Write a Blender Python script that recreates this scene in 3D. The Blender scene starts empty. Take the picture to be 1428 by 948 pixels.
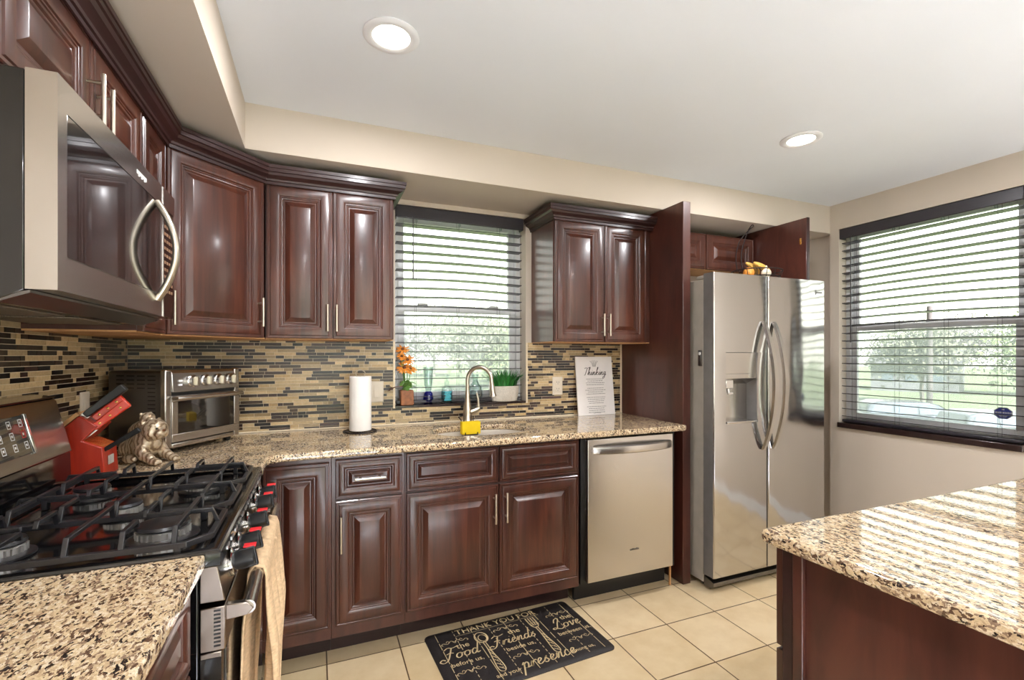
import bpy, bmesh, math, random
from mathutils import Vector, Matrix
PI = math.pi
random.seed(7)
SC = bpy.context.scene
COL = SC.collection

# ------------------------------------------------------------------ camera, sky, exposure
cam_data = bpy.data.cameras.new('camera')
cam = bpy.data.objects.new('camera', cam_data)
COL.objects.link(cam)
cam_data.sensor_width = 36.0
cam_data.lens = 660.17 / 1428 * 36.0
cam_data.shift_y = 21.17 / 1428
cam_data.clip_start = 0.02
cam_data.clip_end = 600
cam.location = (0.8177, -2.7103, 1.3065)
cam.rotation_euler = (PI / 2, 0, -0.3902)
SC.camera = cam
SC.view_settings.view_transform = 'Standard'
SC.view_settings.look = 'None'
SC.view_settings.exposure = 0.36
SC.view_settings.gamma = 1.0
SC.view_settings.use_curve_mapping = False

LAMP_W = 12.0            # watts of each recessed ceiling lamp
LAMP_COLOR = (0.97, 0.97, 1.0)
SKY_STRENGTH = 3.8
SUN_W = 42.0

world = bpy.data.worlds.new('overcast_sky')
SC.world = world
world.use_nodes = True
wn = world.node_tree.nodes
wl = world.node_tree.links
wn.clear()
w_out = wn.new('ShaderNodeOutputWorld')
w_bg = wn.new('ShaderNodeBackground')
w_tc = wn.new('ShaderNodeTexCoord')
w_sep = wn.new('ShaderNodeSeparateXYZ')
w_rmp = wn.new('ShaderNodeValToRGB')
w_rmp.color_ramp.elements[0].position = 0.0
w_rmp.color_ramp.elements[0].color = (1.0, 0.97, 0.86, 1)
w_rmp.color_ramp.elements[1].position = 0.6
w_rmp.color_ramp.elements[1].color = (0.42, 0.47, 0.52, 1)
wl.new(w_tc.outputs['Generated'], w_sep.inputs[0])
wl.new(w_sep.outputs['Z'], w_rmp.inputs[0])
wl.new(w_rmp.outputs[0], w_bg.inputs['Color'])
w_bg.inputs['Strength'].default_value = SKY_STRENGTH
wl.new(w_bg.outputs[0], w_out.inputs['Surface'])

sun_d = bpy.data.lights.new('fill_sun', 'SUN')
sun_d.energy = SUN_W
sun_d.angle = math.radians(4)
sun_d.color = (1.0, 0.965, 1.0)
fill_sun = bpy.data.objects.new('fill_sun', sun_d)
COL.objects.link(fill_sun)
fill_sun.rotation_euler = (math.radians(46), 0, math.radians(-3))      # added for fill: from behind the camera, through the added patio door


# ------------------------------------------------------------------ materials
def lin(c):
    return tuple(((v / 255) / 12.92 if v / 255 <= 0.04045 else ((v / 255 + 0.055) / 1.055) ** 2.4) for v in c) + (1.0,)


class NT:
    def __init__(self, name):
        self.m = bpy.data.materials.new(name)
        self.m.use_nodes = True
        self.t = self.m.node_tree
        self.b = self.t.nodes['Principled BSDF']

    def n(self, typ, **kw):
        x = self.t.nodes.new(typ)
        for k, v in kw.items():
            if k in x.inputs:
                x.inputs[k].default_value = v
            else:
                setattr(x, k, v)
        return x

    def l(self, a, b):
        self.t.links.new(a, b)

    def coords(self, scale=(1, 1, 1), loc=(0, 0, 0), rot=(0, 0, 0)):
        tc = self.n('ShaderNodeTexCoord')
        mp = self.n('ShaderNodeMapping')
        mp.inputs['Scale'].default_value = scale
        mp.inputs['Location'].default_value = loc
        mp.inputs['Rotation'].default_value = rot
        self.l(tc.outputs['Object'], mp.inputs['Vector'])
        return mp.outputs['Vector']

    def ramp(self, fac, stops, interp='LINEAR'):
        r = self.n('ShaderNodeValToRGB')
        r.color_ramp.interpolation = interp
        e = r.color_ramp.elements
        while len(e) < len(stops):
            e.new(0.5)
        for i, (p, c) in enumerate(stops):
            e[i].position = p
            e[i].color = c
        self.l(fac, r.inputs[0])
        return r.outputs[0]

    def bump(self, h, strength=0.2, dist=0.002):
        b = self.n('ShaderNodeBump')
        b.inputs['Strength'].default_value = strength
        b.inputs['Distance'].default_value = dist
        self.l(h, b.inputs['Height'])
        self.l(b.outputs[0], self.b.inputs['Normal'])


def mat(name, rgb, rough=0.5, metal=0.0, coat=0.0, var=0.06, vscale=(20, 20, 20), bump=0.0, bscale=None, emit=0.0, ior=None):
    """procedural material: a base colour with a soft noise variation"""
    k = NT(name)
    c = lin(rgb)
    v = k.coords(vscale)
    nz = k.n('ShaderNodeTexNoise', Scale=1.0, Detail=3.0)
    k.l(v, nz.inputs['Vector'])
    lo = tuple(x * (1 - var) for x in c[:3]) + (1,)
    hi = tuple(min(1, x * (1 + var)) for x in c[:3]) + (1,)
    col = k.ramp(nz.outputs['Fac'], [(0.3, lo), (0.7, hi)])
    k.l(col, k.b.inputs['Base Color'])
    k.b.inputs['Roughness'].default_value = rough
    k.b.inputs['Metallic'].default_value = metal
    k.b.inputs['Coat Weight'].default_value = coat
    k.b.inputs['Coat Roughness'].default_value = 0.12
    if ior:
        k.b.inputs['IOR'].default_value = ior
    if emit:
        k.b.inputs['Emission Color'].default_value = c
        k.b.inputs['Emission Strength'].default_value = emit
    if bump:
        v2 = k.coords(bscale or vscale)
        n2 = k.n('ShaderNodeTexNoise', Scale=1.0, Detail=4.0)
        k.l(v2, n2.inputs['Vector'])
        k.bump(n2.outputs['Fac'], bump)
    return k.m


def wood(name, dark, mid, light, scale=(30, 30, 2.2), rough=0.32, coat=0.35):
    k = NT(name)
    v = k.coords(scale)
    nz = k.n('ShaderNodeTexNoise', Scale=1.0, Detail=6.0, Roughness=0.6, Distortion=0.6)
    k.l(v, nz.inputs['Vector'])
    v2 = k.coords((3.0, 3.0, 2.0))
    n2 = k.n('ShaderNodeTexNoise', Scale=1.0, Detail=2.0)
    k.l(v2, n2.inputs['Vector'])
    mx = k.n('ShaderNodeMath', operation='MULTIPLY_ADD')
    mx.inputs[1].default_value = 0.55
    k.l(nz.outputs['Fac'], mx.inputs[0])
    m2 = k.n('ShaderNodeMath', operation='MULTIPLY')
    m2.inputs[1].default_value = 0.45
    k.l(n2.outputs['Fac'], m2.inputs[0])
    k.l(m2.outputs[0], mx.inputs[2])
    col = k.ramp(mx.outputs[0], [(0.33, lin(dark)), (0.52, lin(mid)), (0.70, lin(light))])
    k.l(col, k.b.inputs['Base Color'])
    k.b.inputs['Roughness'].default_value = rough
    k.b.inputs['Coat Weight'].default_value = coat
    k.b.inputs['Coat Roughness'].default_value = 0.14
    k.bump(nz.outputs['Fac'], 0.06, 0.001)
    return k.m


def granite(name, scale=205):
    k = NT(name)
    v = k.coords((1.25, 0.72, 1.0), rot=(0, 0, 0.5))
    nz = k.n('ShaderNodeTexNoise', Scale=120.0, Detail=5.0)
    k.l(v, nz.inputs['Vector'])
    mixv = k.n('ShaderNodeMix', data_type='VECTOR')
    mixv.inputs['Factor'].default_value = 0.017
    k.l(v, mixv.inputs[4])
    k.l(nz.outputs['Color'], mixv.inputs[5])
    vo = k.n('ShaderNodeTexVoronoi', Scale=float(scale))
    k.l(mixv.outputs[1], vo.inputs['Vector'])
    sp = k.n('ShaderNodeSeparateColor')
    k.l(vo.outputs['Color'], sp.inputs[0])
    big = k.n('ShaderNodeTexNoise', Scale=28.0, Detail=2.0)
    k.l(v, big.inputs['Vector'])
    ad = k.n('ShaderNodeMath', operation='MULTIPLY_ADD')
    ad.inputs[1].default_value = 0.35
    k.l(big.outputs['Fac'], ad.inputs[0])
    ad2 = k.n('ShaderNodeMath', operation='MULTIPLY')
    ad2.inputs[1].default_value = 0.83
    k.l(sp.outputs[0], ad2.inputs[0])
    k.l(ad2.outputs[0], ad.inputs[2])
    col = k.ramp(ad.outputs[0], [(0.0, lin((222, 198, 160))), (0.28, lin((232, 214, 184))), (0.42, lin((202, 175, 140))),
                                 (0.56, lin((218, 194, 156))), (0.70, lin((152, 126, 104))), (0.82, lin((104, 80, 64))),
                                 (0.92, lin((54, 44, 42)))], 'CONSTANT')
    fine = k.n('ShaderNodeTexNoise', Scale=420.0, Detail=1.0)
    k.l(v, fine.inputs['Vector'])
    mc = k.n('ShaderNodeMix', data_type='RGBA', blend_type='MULTIPLY')
    mc.inputs['Factor'].default_value = 0.5
    k.l(col, mc.inputs[6])
    fr = k.ramp(fine.outputs['Fac'], [(0.35, (0.6, 0.55, 0.5, 1)), (0.6, (1, 1, 1, 1))])
    k.l(fr, mc.inputs[7])
    k.l(mc.outputs[2], k.b.inputs['Base Color'])
    k.b.inputs['Roughness'].default_value = 0.035
    k.b.inputs['IOR'].default_value = 1.62
    k.b.inputs['Coat Weight'].default_value = 0.35
    k.b.inputs['Coat Roughness'].default_value = 0.04
    return k.m


def steel(name, rgb=(196, 192, 188), rough=0.22, axis=2, wav=0.0, grain=0.05):
    k = NT(name)
    s = [700, 700, 700]
    s[axis] = 6
    v = k.coords(tuple(s))
    nz = k.n('ShaderNodeTexNoise', Scale=1.0, Detail=2.0)
    k.l(v, nz.inputs['Vector'])
    c = lin(rgb)
    col = k.ramp(nz.outputs['Fac'], [(0.3, tuple(x * .99 for x in c[:3]) + (1,)), (0.7, c)])
    k.l(col, k.b.inputs['Base Color'])
    k.b.inputs['Metallic'].default_value = 1.0
    r = k.ramp(nz.outputs['Fac'], [(0.3, (rough * .985,) * 3 + (1,)), (0.7, (rough * 1.02,) * 3 + (1,))])
    k.l(r, k.b.inputs['Roughness'])
    if wav:
        v2 = k.coords((7, 7, 3))
        n2 = k.n('ShaderNodeTexNoise', Scale=1.0, Detail=1.0)
        k.l(v2, n2.inputs['Vector'])
        k.bump(n2.outputs['Fac'], wav, 0.02)
    return k.m


M = {}
M['cherry'] = wood('cherry_wood', (44, 20, 14), (74, 37, 26), (100, 54, 37))
M['cherry_flat'] = wood('cherry_panel', (52, 25, 20), (78, 41, 33), (98, 54, 40), scale=(14, 14, 3), rough=0.35)
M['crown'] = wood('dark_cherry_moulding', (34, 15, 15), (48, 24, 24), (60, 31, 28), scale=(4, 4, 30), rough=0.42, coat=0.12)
M['birch'] = wood('birch_ply', (176, 124, 78), (198, 148, 98), (214, 168, 118), coat=0.0, rough=0.6)
M['granite'] = granite('speckled_granite')
M['steel'] = steel('brushed_steel')
M['steel_h'] = steel('brushed_steel_horizontal', axis=1)
M['steel_x'] = steel('brushed_steel_crosswise', axis=0, rough=0.26)
M['fridge'] = steel('fridge_steel', (192, 190, 189), 0.11, 0, wav=0.25)
M['range_steel'] = steel('range_front_steel', (150, 138, 128), 0.24, 1)
M['nickel'] = steel('satin_nickel', (206, 196, 180), 0.28)
M['chrome'] = mat('chrome', (225, 225, 225), 0.08, 1.0)
M['darksteel'] = steel('dark_grey_steel', (120, 118, 118), 0.32, 2)  # plain darker grey steel for badges, grille and toaster body
M['greypaint'] = mat('grey_painted_metal', (176, 170, 160), 0.4, 0.0, 0.2)
M['greysteel'] = mat('grey_door_edge', (128, 126, 126), 0.35, 0.3)
M['black'] = mat('black_plastic', (22, 22, 24), 0.35)
M['blackgloss'] = mat('black_enamel', (10, 10, 12), 0.10, 0.0, 0.6)
M['blackglass'] = mat('dark_oven_glass', (8, 8, 10), 0.03, 0.0, 1.0, ior=1.9)
M['iron'] = mat('cast_iron_enamel', (30, 30, 34), 0.30, 0.0, 0.3, bump=0.1, bscale=(300, 300, 300))
M['alu'] = mat('burner_alloy', (200, 198, 196), 0.35, 0.9)
M['wall'] = mat('beige_wall_paint', (202, 189, 174), 0.75, var=0.02, vscale=(3, 3, 3), bump=0.04, bscale=(120, 120, 120))
M['ceil'] = mat('ceiling_paint', (226, 229, 233), 0.85, var=0.015, vscale=(2, 2, 2), bump=0.03, bscale=(90, 90, 90))
M['white'] = mat('white_vinyl', (226, 226, 228), 0.4, var=0.02)
M['ivory'] = mat('ivory_plastic', (222, 210, 192), 0.35, var=0.02)
M['grout'] = mat('pale_grout', (226, 210, 182), 0.8, var=0.06, vscale=(60, 60, 60))
M['espresso'] = mat('espresso_blind', (46, 42, 48), 0.34, 0.0, 0.2, var=0.12, vscale=(8, 8, 160))
M['sillwood'] = mat('dark_sill_wood', (48, 34, 32), 0.14, 0.0, 0.6, var=0.12, vscale=(8, 60, 60))
M['cord'] = mat('dark_cord', (50, 46, 48), 0.7)
M['clear'] = None
M['paper'] = mat('white_paper_towel', (240, 236, 230), 0.9, var=0.02, bump=0.2, bscale=(160, 160, 160))
M['sign'] = mat('white_sign_board', (236, 230, 226), 0.5, var=0.02)
M['ink'] = mat('grey_ink', (86, 78, 74), 0.7)
M['red'] = wood('red_stained_block', (120, 26, 12), (164, 40, 18), (180, 54, 26), rough=0.42, coat=0.08)
M['redhandle'] = mat('red_knife_handle', (206, 50, 24), 0.22, 0.0, 0.5)
M['brass'] = mat('brass_rivet', (222, 170, 90), 0.25, 0.9)
M['label'] = mat('silver_label', (196, 192, 184), 0.4, 0.2)
M['yellow'] = mat('yellow_sponge', (244, 206, 24), 0.9, bump=0.5, bscale=(240, 240, 240))
M['leafgreen'] = mat('plastic_grass', (44, 122, 48), 0.4, var=0.45, vscale=(60, 60, 8))
M['plantgreen'] = mat('green_leaf', (96, 134, 62), 0.5, var=0.3)
M['orange'] = mat('orange_petal', (214, 132, 40), 0.6, var=0.25, vscale=(90, 90, 90))
M['brownflower'] = mat('brown_flower_eye', (96, 54, 26), 0.8)
M['terracotta'] = mat('rusty_brown_cube', (140, 84, 46), 0.4, var=0.3, vscale=(50, 50, 50))
M['cement'] = mat('textured_white_pot', (206, 198, 186), 0.8, var=0.12, vscale=(150, 150, 150), bump=0.8, bscale=(190, 190, 190))
M['towel'] = mat('beige_kitchen_towel', (212, 180, 142), 0.95, var=0.16, vscale=(60, 60, 160), bump=1.0, bscale=(60, 60, 260))
M['mat'] = mat('black_kitchen_mat', (36, 31, 31), 0.55, var=0.15, vscale=(80, 80, 80), bump=0.3, bscale=(300, 300, 300))
M['cream'] = mat('cream_print', (206, 184, 140), 0.6, var=0.1)
M['redmark'] = mat('red_mark', (214, 36, 44), 0.4)
M['whitemark'] = mat('white_mark', (224, 224, 224), 0.5)
M['grass'] = mat('lawn_grass', (74, 86, 52), 0.95, var=0.22, vscale=(0.25, 0.25, 0.25))
M['asphalt'] = mat('pale_concrete_road', (80, 78, 77), 0.9, var=0.06, vscale=(0.6, 0.6, 0.6))
M['bark'] = mat('grey_bark', (92, 84, 78), 0.9, var=0.2, vscale=(2, 2, 1))
M['pole'] = mat('weathered_post', (74, 68, 66), 0.9, var=0.2, vscale=(2, 2, 1))
M['leaf1'] = mat('spring_leaf', (92, 106, 58), 0.8, var=0.3, vscale=(0.8, 0.8, 0.8))
M['leaf2'] = mat('olive_leaf', (88, 90, 70), 0.8, var=0.3, vscale=(0.8, 0.8, 0.8))
M['leaf3'] = mat('grey_twig', (98, 93, 90), 0.9, var=0.2, vscale=(0.8, 0.8, 0.8))
M['housewhite'] = mat('white_siding', (104, 104, 107), 0.7, var=0.03)
M['roofgrey'] = mat('grey_shingle', (70, 69, 70), 0.9, var=0.15)
M['carsilver'] = mat('silver_car_paint', (76, 81, 88), 0.25, 0.5, 0.6)
M['cargrey'] = mat('pale_car_paint', (86, 90, 95), 0.25, 0.4, 0.6)
M['carglass'] = mat('car_window_glass', (88, 98, 108), 0.08, 0.0, 0.6)
M['rubber'] = mat('tyre_rubber', (60, 60, 62), 0.8)
M['blueglass'] = None
M['banana'] = mat('ripe_banana', (222, 172, 84), 0.5, var=0.2, vscale=(40, 40, 40))
M['bread'] = mat('orange_fruit', (226, 146, 60), 0.5, var=0.15, vscale=(60, 60, 60))
M['garlic'] = mat('pale_garlic', (232, 222, 198), 0.6)
M['wire'] = mat('dark_wire', (52, 46, 46), 0.35, 0.6)
M['lens'] = mat('lamp_lens', (255, 248, 232), 0.4, emit=9.0)
M['sticker'] = mat('blue_sticker', (58, 70, 160), 0.5, var=0.05)
M['teal'] = mat('teal_label', (60, 170, 184), 0.5)


def glass_thin(name, tint=(1, 1, 1), refl=0.07, rough=0.0):
    k = NT(name)
    t = k.t
    t.nodes.remove(k.b)
    out = [n for n in t.nodes if n.type == 'OUTPUT_MATERIAL'][0]
    tr = k.n('ShaderNodeBsdfTransparent')
    nz = k.n('ShaderNodeTexNoise', Scale=3.0)
    col = k.ramp(nz.outputs['Fac'], [(0.0, tuple(x * .97 for x in tint) + (1,)), (1.0, tuple(tint) + (1,))])
    k.l(col, tr.inputs[0])
    gl = k.n('ShaderNodeBsdfGlossy', Roughness=rough)
    lw = k.n('ShaderNodeLayerWeight', Blend=0.25)
    mth = k.n('ShaderNodeMath', operation='MULTIPLY_ADD')
    mth.inputs[1].default_value = 0.5
    mth.inputs[2].default_value = refl
    k.l(lw.outputs['Fresnel'], mth.inputs[0])
    mx = k.n('ShaderNodeMixShader')
    k.l(mth.outputs[0], mx.inputs[0])
    k.l(tr.outputs[0], mx.inputs[1])
    k.l(gl.outputs[0], mx.inputs[2])
    k.l(mx.outputs[0], out.inputs['Surface'])
    return k.m


M['pane'] = glass_thin('window_pane', (0.97, 0.99, 0.98), 0.02)
M['screen'] = None
M['clear'] = glass_thin('clear_glass', (0.88, 0.93, 0.94), 0.06, 0.02)
M['blueglass'] = glass_thin('cobalt_glass', (0.10, 0.14, 0.72), 0.06, 0.03)
M['tealliquid'] = glass_thin('teal_soap', (0.35, 0.78, 0.86), 0.05, 0.05)


def screen_material():  # whitish scatter mixed into the mesh to haze the view outside
    k = NT('fine_insect_mesh')
    out = [n for n in k.t.nodes if n.type == 'OUTPUT_MATERIAL'][0]
    k.b.inputs['Base Color'].default_value = lin((190, 194, 196))
    k.b.inputs['Roughness'].default_value = 0.8
    tr = k.n('ShaderNodeBsdfTransparent')
    tl = k.n('ShaderNodeBsdfTranslucent')
    tl.inputs['Color'].default_value = lin((200, 204, 206))
    ad = k.n('ShaderNodeMixShader')
    ad.inputs[0].default_value = 0.6
    k.l(k.b.outputs[0], ad.inputs[1])
    k.l(tl.outputs[0], ad.inputs[2])
    nz = k.n('ShaderNodeTexNoise', Scale=900.0)
    f = k.ramp(nz.outputs['Fac'], [(0.3, (0.62, 0.62, 0.62, 1)), (0.7, (0.72, 0.72, 0.72, 1))])
    mx = k.n('ShaderNodeMixShader')
    k.l(f, mx.inputs[0])
    k.l(ad.outputs[0], mx.inputs[1])
    k.l(tr.outputs[0], mx.inputs[2])
    k.l(mx.outputs[0], out.inputs['Surface'])
    return k.m


M['screen'] = screen_material()


def floor_material():
    k = NT('cream_floor_tile')
    S = 0.3062
    v = k.coords((1, 1, 1), loc=(-2.386 + 8 * S, 0.5634 + 20 * S, 0))
    br = k.n('ShaderNodeTexBrick', offset=0.0, squash=1.0)
    br.inputs['Scale'].default_value = 1.0
    br.inputs['Brick Width'].default_value = S
    br.inputs['Row Height'].default_value = S
    br.inputs['Mortar Size'].default_value = 0.0028
    br.inputs['Mortar Smooth'].default_value = 0.05
    br.inputs['Bias'].default_value = 0.0
    br.inputs['Color1'].default_value = lin((226, 203, 164))
    br.inputs['Color2'].default_value = lin((218, 195, 154))
    br.inputs['Mortar'].default_value = lin((88, 62, 38))
    k.l(v, br.inputs['Vector'])
    v2 = k.coords((1, 1, 1))
    nz = k.n('ShaderNodeTexNoise', Scale=7.0, Detail=6.0, Roughness=0.6)
    k.l(v2, nz.inputs['Vector'])
    cl = k.ramp(nz.outputs['Fac'], [(0.35, (0.90, 0.86, 0.80, 1)), (0.62, (1.0, 1.0, 1.0, 1))])
    mc = k.n('ShaderNodeMix', data_type='RGBA', blend_type='MULTIPLY')
    mc.inputs['Factor'].default_value = 1.0
    k.l(br.outputs['Color'], mc.inputs[6])
    k.l(cl, mc.inputs[7])
    k.l(mc.outputs[2], k.b.inputs['Base Color'])
    k.b.inputs['Roughness'].default_value = 0.32
    inv = k.n('ShaderNodeMath', operation='SUBTRACT')
    inv.inputs[0].default_value = 1.0
    k.l(br.outputs['Fac'], inv.inputs[1])
    k.bump(inv.outputs[0], 0.4, 0.002)
    return k.m


def mosaic_material():
    k = NT('mosaic_tile')
    at = k.n('ShaderNodeAttribute', attribute_name='tile')
    v = k.coords((120, 120, 120))
    nz = k.n('ShaderNodeTexNoise', Scale=1.0, Detail=3.0)
    k.l(v, nz.inputs['Vector'])
    f = k.ramp(nz.outputs['Fac'], [(0.3, (0.82, 0.80, 0.78, 1)), (0.65, (1, 1, 1, 1))])
    mc = k.n('ShaderNodeMix', data_type='RGBA', blend_type='MULTIPLY')
    mc.inputs['Factor'].default_value = 1.0
    k.l(at.outputs['Color'], mc.inputs[6])
    k.l(f, mc.inputs[7])
    k.l(mc.outputs[2], k.b.inputs['Base Color'])
    k.b.inputs['Roughness'].default_value = 0.30
    k.b.inputs['Coat Weight'].default_value = 0.08
    return k.m


def tiger_material():
    k = NT('silvered_tiger_stripes')
    v = k.coords((1, 1, 1))
    wv = k.n('ShaderNodeTexWave', Scale=19.0, Distortion=6.0, Detail=2.0)
    wv.inputs['Detail Scale'].default_value = 2.0
    k.l(v, wv.inputs['Vector'])
    col = k.ramp(wv.outputs['Fac'], [(0.12, lin((136, 114, 90))), (0.34, lin((192, 170, 138))), (0.8, lin((208, 192, 168)))])
    k.l(col, k.b.inputs['Base Color'])
    k.b.inputs['Metallic'].default_value = 0.55
    k.b.inputs['Roughness'].default_value = 0.36
    nz = k.n('ShaderNodeTexNoise', Scale=160.0, Detail=3.0)
    k.l(v, nz.inputs['Vector'])
    k.bump(nz.outputs['Fac'], 0.5, 0.003)
    return k.m


M['floor'] = floor_material()
M['mosaic'] = mosaic_material()
M['tiger'] = tiger_material()

# ------------------------------------------------------------------ mesh helpers
WM = {}


def bm_new():
    return bmesh.new()


def add_box(bm, x0, x1, y0, y1, z0, z1, mi=0):
    vs = [bm.verts.new(p) for p in [(x0, y0, z0), (x1, y0, z0), (x1, y1, z0), (x0, y1, z0), (x0, y0, z1), (x1, y0, z1), (x1, y1, z1), (x0, y1, z1)]]
    for f in [(0, 3, 2, 1), (4, 5, 6, 7), (0, 1, 5, 4), (1, 2, 6, 5), (2, 3, 7, 6), (3, 0, 4, 7)]:
        fc = bm.faces.new([vs[i] for i in f])
        fc.material_index = mi
    return vs


def add_prism(bm, poly, axis, a, b, mi=0):
    """polygon (2D) extruded along axis between a and b"""
    def P(p, t):
        return {'x': (t, p[0], p[1]), 'y': (p[0], t, p[1]), 'z': (p[0], p[1], t)}[axis]
    A = [bm.verts.new(P(p, a)) for p in poly]
    B = [bm.verts.new(P(p, b)) for p in poly]
    n = len(poly)
    fs = [bm.faces.new(A[::-1]), bm.faces.new(B)]
    for i in range(n):
        fs.append(bm.faces.new([A[i], A[(i + 1) % n], B[(i + 1) % n], B[i]]))
    for f in fs:
        f.material_index = mi
    bmesh.ops.recalc_face_normals(bm, faces=fs)
    return A + B


def add_lathe(bm, prof, loc=(0, 0, 0), seg=32, mi=0, sx=1.0, sy=1.0, ang0=0.0, caps=True):
    rings = []
    for r, z in prof:
        if r < 1e-6:
            rings.append([bm.verts.new((loc[0], loc[1], loc[2] + z))])
        else:
            rings.append([bm.verts.new((loc[0] + sx * r * math.cos(ang0 + 2 * PI * i / seg), loc[1] + sy * r * math.sin(ang0 + 2 * PI * i / seg), loc[2] + z)) for i in range(seg)])
    fs = []
    for a, b in zip(rings, rings[1:]):
        for i in range(seg):
            j = (i + 1) % seg
            if len(a) == 1 and len(b) == 1:
                continue
            if len(a) == 1:
                fs.append(bm.faces.new([a[0], b[j], b[i]]))
            elif len(b) == 1:
                fs.append(bm.faces.new([a[i], a[j], b[0]]))
            else:
                fs.append(bm.faces.new([a[i], a[j], b[j], b[i]]))
    if caps:
        if len(rings[0]) > 1:
            fs.append(bm.faces.new(rings[0][::-1]))
        if len(rings[-1]) > 1:
            fs.append(bm.faces.new(rings[-1]))
    for f in fs:
        f.material_index = mi
    bmesh.ops.recalc_face_normals(bm, faces=fs)
    return rings


def add_tube(bm, pts, r, seg=10, mi=0, closed=False, flat=1.0, square=False):
    pts = [Vector(p) for p in pts]
    n = len(pts)
    rs = r if isinstance(r, (list, tuple)) else [r] * n
    tang = []
    for i in range(n):
        if closed:
            t = pts[(i + 1) % n] - pts[(i - 1) % n]
        else:
            t = pts[min(i + 1, n - 1)] - pts[max(i - 1, 0)]
        tang.append(t.normalized())
    up = Vector((0, 0, 1)) if abs(tang[0].z) < 0.9 else Vector((1, 0, 0))
    nrm = tang[0].cross(up).normalized()
    rings = []
    sg = 4 if square else seg
    for i in range(n):
        if i:
            nrm = nrm - tang[i] * nrm.dot(tang[i])
            if nrm.length < 1e-6:
                nrm = tang[i].orthogonal()
            nrm.normalize()
        bn = tang[i].cross(nrm)
        ring = []
        for k in range(sg):
            a = 2 * PI * k / sg + (PI / 4 if square else 0)
            ring.append(bm.verts.new(pts[i] + nrm * math.cos(a) * rs[i] + bn * math.sin(a) * rs[i] * flat))
        rings.append(ring)
    fs = []
    m = n if closed else n - 1
    for i in range(m):
        a, b = rings[i], rings[(i + 1) % n]
        for k in range(sg):
            fs.append(bm.faces.new([a[k], a[(k + 1) % sg], b[(k + 1) % sg], b[k]]))
    if not closed:
        fs.append(bm.faces.new(rings[0][::-1]))
        fs.append(bm.faces.new(rings[-1]))
    for f in fs:
        f.material_index = mi
    bmesh.ops.recalc_face_normals(bm, faces=fs)


def add_ball(bm, c, r, mi=0, seg=20, rings=12, rot=None):
    """ellipsoid; r is a number or three radii"""
    if not isinstance(r, (tuple, list)):
        r = (r, r, r)
    mtx = Matrix.Translation(c) @ (rot.to_4x4() if rot else Matrix.Identity(4)) @ Matrix.Diagonal((r[0], r[1], r[2], 1))
    res = bmesh.ops.create_uvsphere(bm, u_segments=seg, v_segments=rings, radius=1.0, matrix=mtx)
    for v in res['verts']:
        for f in v.link_faces:
            f.material_index = mi


def catmull(pts, k=6, closed=False):
    pts = [Vector(p) for p in pts]
    out = []
    n = len(pts)
    rng = n if closed else n - 1
    for i in range(rng):
        p0 = pts[(i - 1) % n] if (closed or i > 0) else pts[0] * 2 - pts[1]
        p1, p2 = pts[i], pts[(i + 1) % n]
        p3 = pts[(i + 2) % n] if (closed or i + 2 < n) else pts[-1] * 2 - pts[-2]
        for s in range(k):
            t = s / k
            out.append(0.5 * ((2 * p1) + (p2 - p0) * t + (2 * p0 - 5 * p1 + 4 * p2 - p3) * t * t + (3 * p1 - p0 - 3 * p2 + p3) * t ** 3))
    if not closed:
        out.append(pts[-1])
    return out


def add_rings(bm, w, h, prof, mi=0, x0=0.0, z0=0.0, y0=0.0):
    """mitred frame: rectangle w x h in the xz plane, front towards -y; prof = (inset, height)"""
    rings = []
    for d, t in prof:
        rings.append([bm.verts.new((x0 + a, y0 - t, z0 + b)) for a, b in [(d, d), (w - d, d), (w - d, h - d), (d, h - d)]])
    fs = [bm.faces.new(rings[0][::-1])]
    for a, b in zip(rings, rings[1:]):
        for i in range(4):
            j = (i + 1) % 4
            fs.append(bm.faces.new([a[i], a[j], b[j], b[i]]))
    fs.append(bm.faces.new(rings[-1]))
    for f in fs:
        f.material_index = mi
    bmesh.ops.recalc_face_normals(bm, faces=fs)


def obj(name, bm, m, parent=None, bevel=0.0, smooth=35, seg=2, world=True):
    """link bm as ONE mesh object; with a parent the coordinates given are world coordinates"""
    if parent is not None and world:
        bm.transform(WM[parent.name].inverted())
    me = bpy.data.meshes.new(name)
    bm.to_mesh(me)
    bm.free()
    for x in (m if isinstance(m, (list, tuple)) else [m]):
        me.materials.append(x)
    for p in me.polygons:
        p.use_smooth = True
    me.set_sharp_from_angle(angle=math.radians(smooth))
    o = bpy.data.objects.new(name, me)
    COL.objects.link(o)
    if parent is not None:
        o.parent = parent
        WM[o.name] = WM[parent.name]
    else:
        WM[o.name] = Matrix.Identity(4)
    if bevel:
        b = o.modifiers.new('bevel', 'BEVEL')
        b.width = bevel
        b.segments = seg
        b.limit_method = 'ANGLE'
        b.angle_limit = math.radians(40)
        b.harden_normals = False
    return o


def thing(name, label, cat, loc=(0, 0, 0), rotz=0.0, group=None):
    o = bpy.data.objects.new(name, None)
    COL.objects.link(o)
    o.empty_display_size = 0.05
    o.location = loc
    o.rotation_euler = (0, 0, rotz)
    o['label'] = label
    o['category'] = cat
    if group:
        o['group'] = group
    WM[o.name] = Matrix.Translation(loc) @ Matrix.Rotation(rotz, 4, 'Z')
    return o


def tag(o, label, cat, group=None):
    o['label'] = label
    o['category'] = cat
    if group:
        o['group'] = group
    return o


def struct(name, bm, m, parent=None, bevel=0.0):
    o = obj(name, bm, m, parent, bevel)
    if parent is None:
        o['kind'] = 'structure'
    return o


def part(name, builder, m, parent, bevel=0.0, **kw):
    bm = bm_new()
    builder(bm)
    return obj(name, bm, m, parent, bevel, **kw)


def boxpart(name, dims, m, parent, bevel=0.0, **kw):
    return part(name, lambda b: add_box(b, *dims), m, parent, bevel, **kw)


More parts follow.
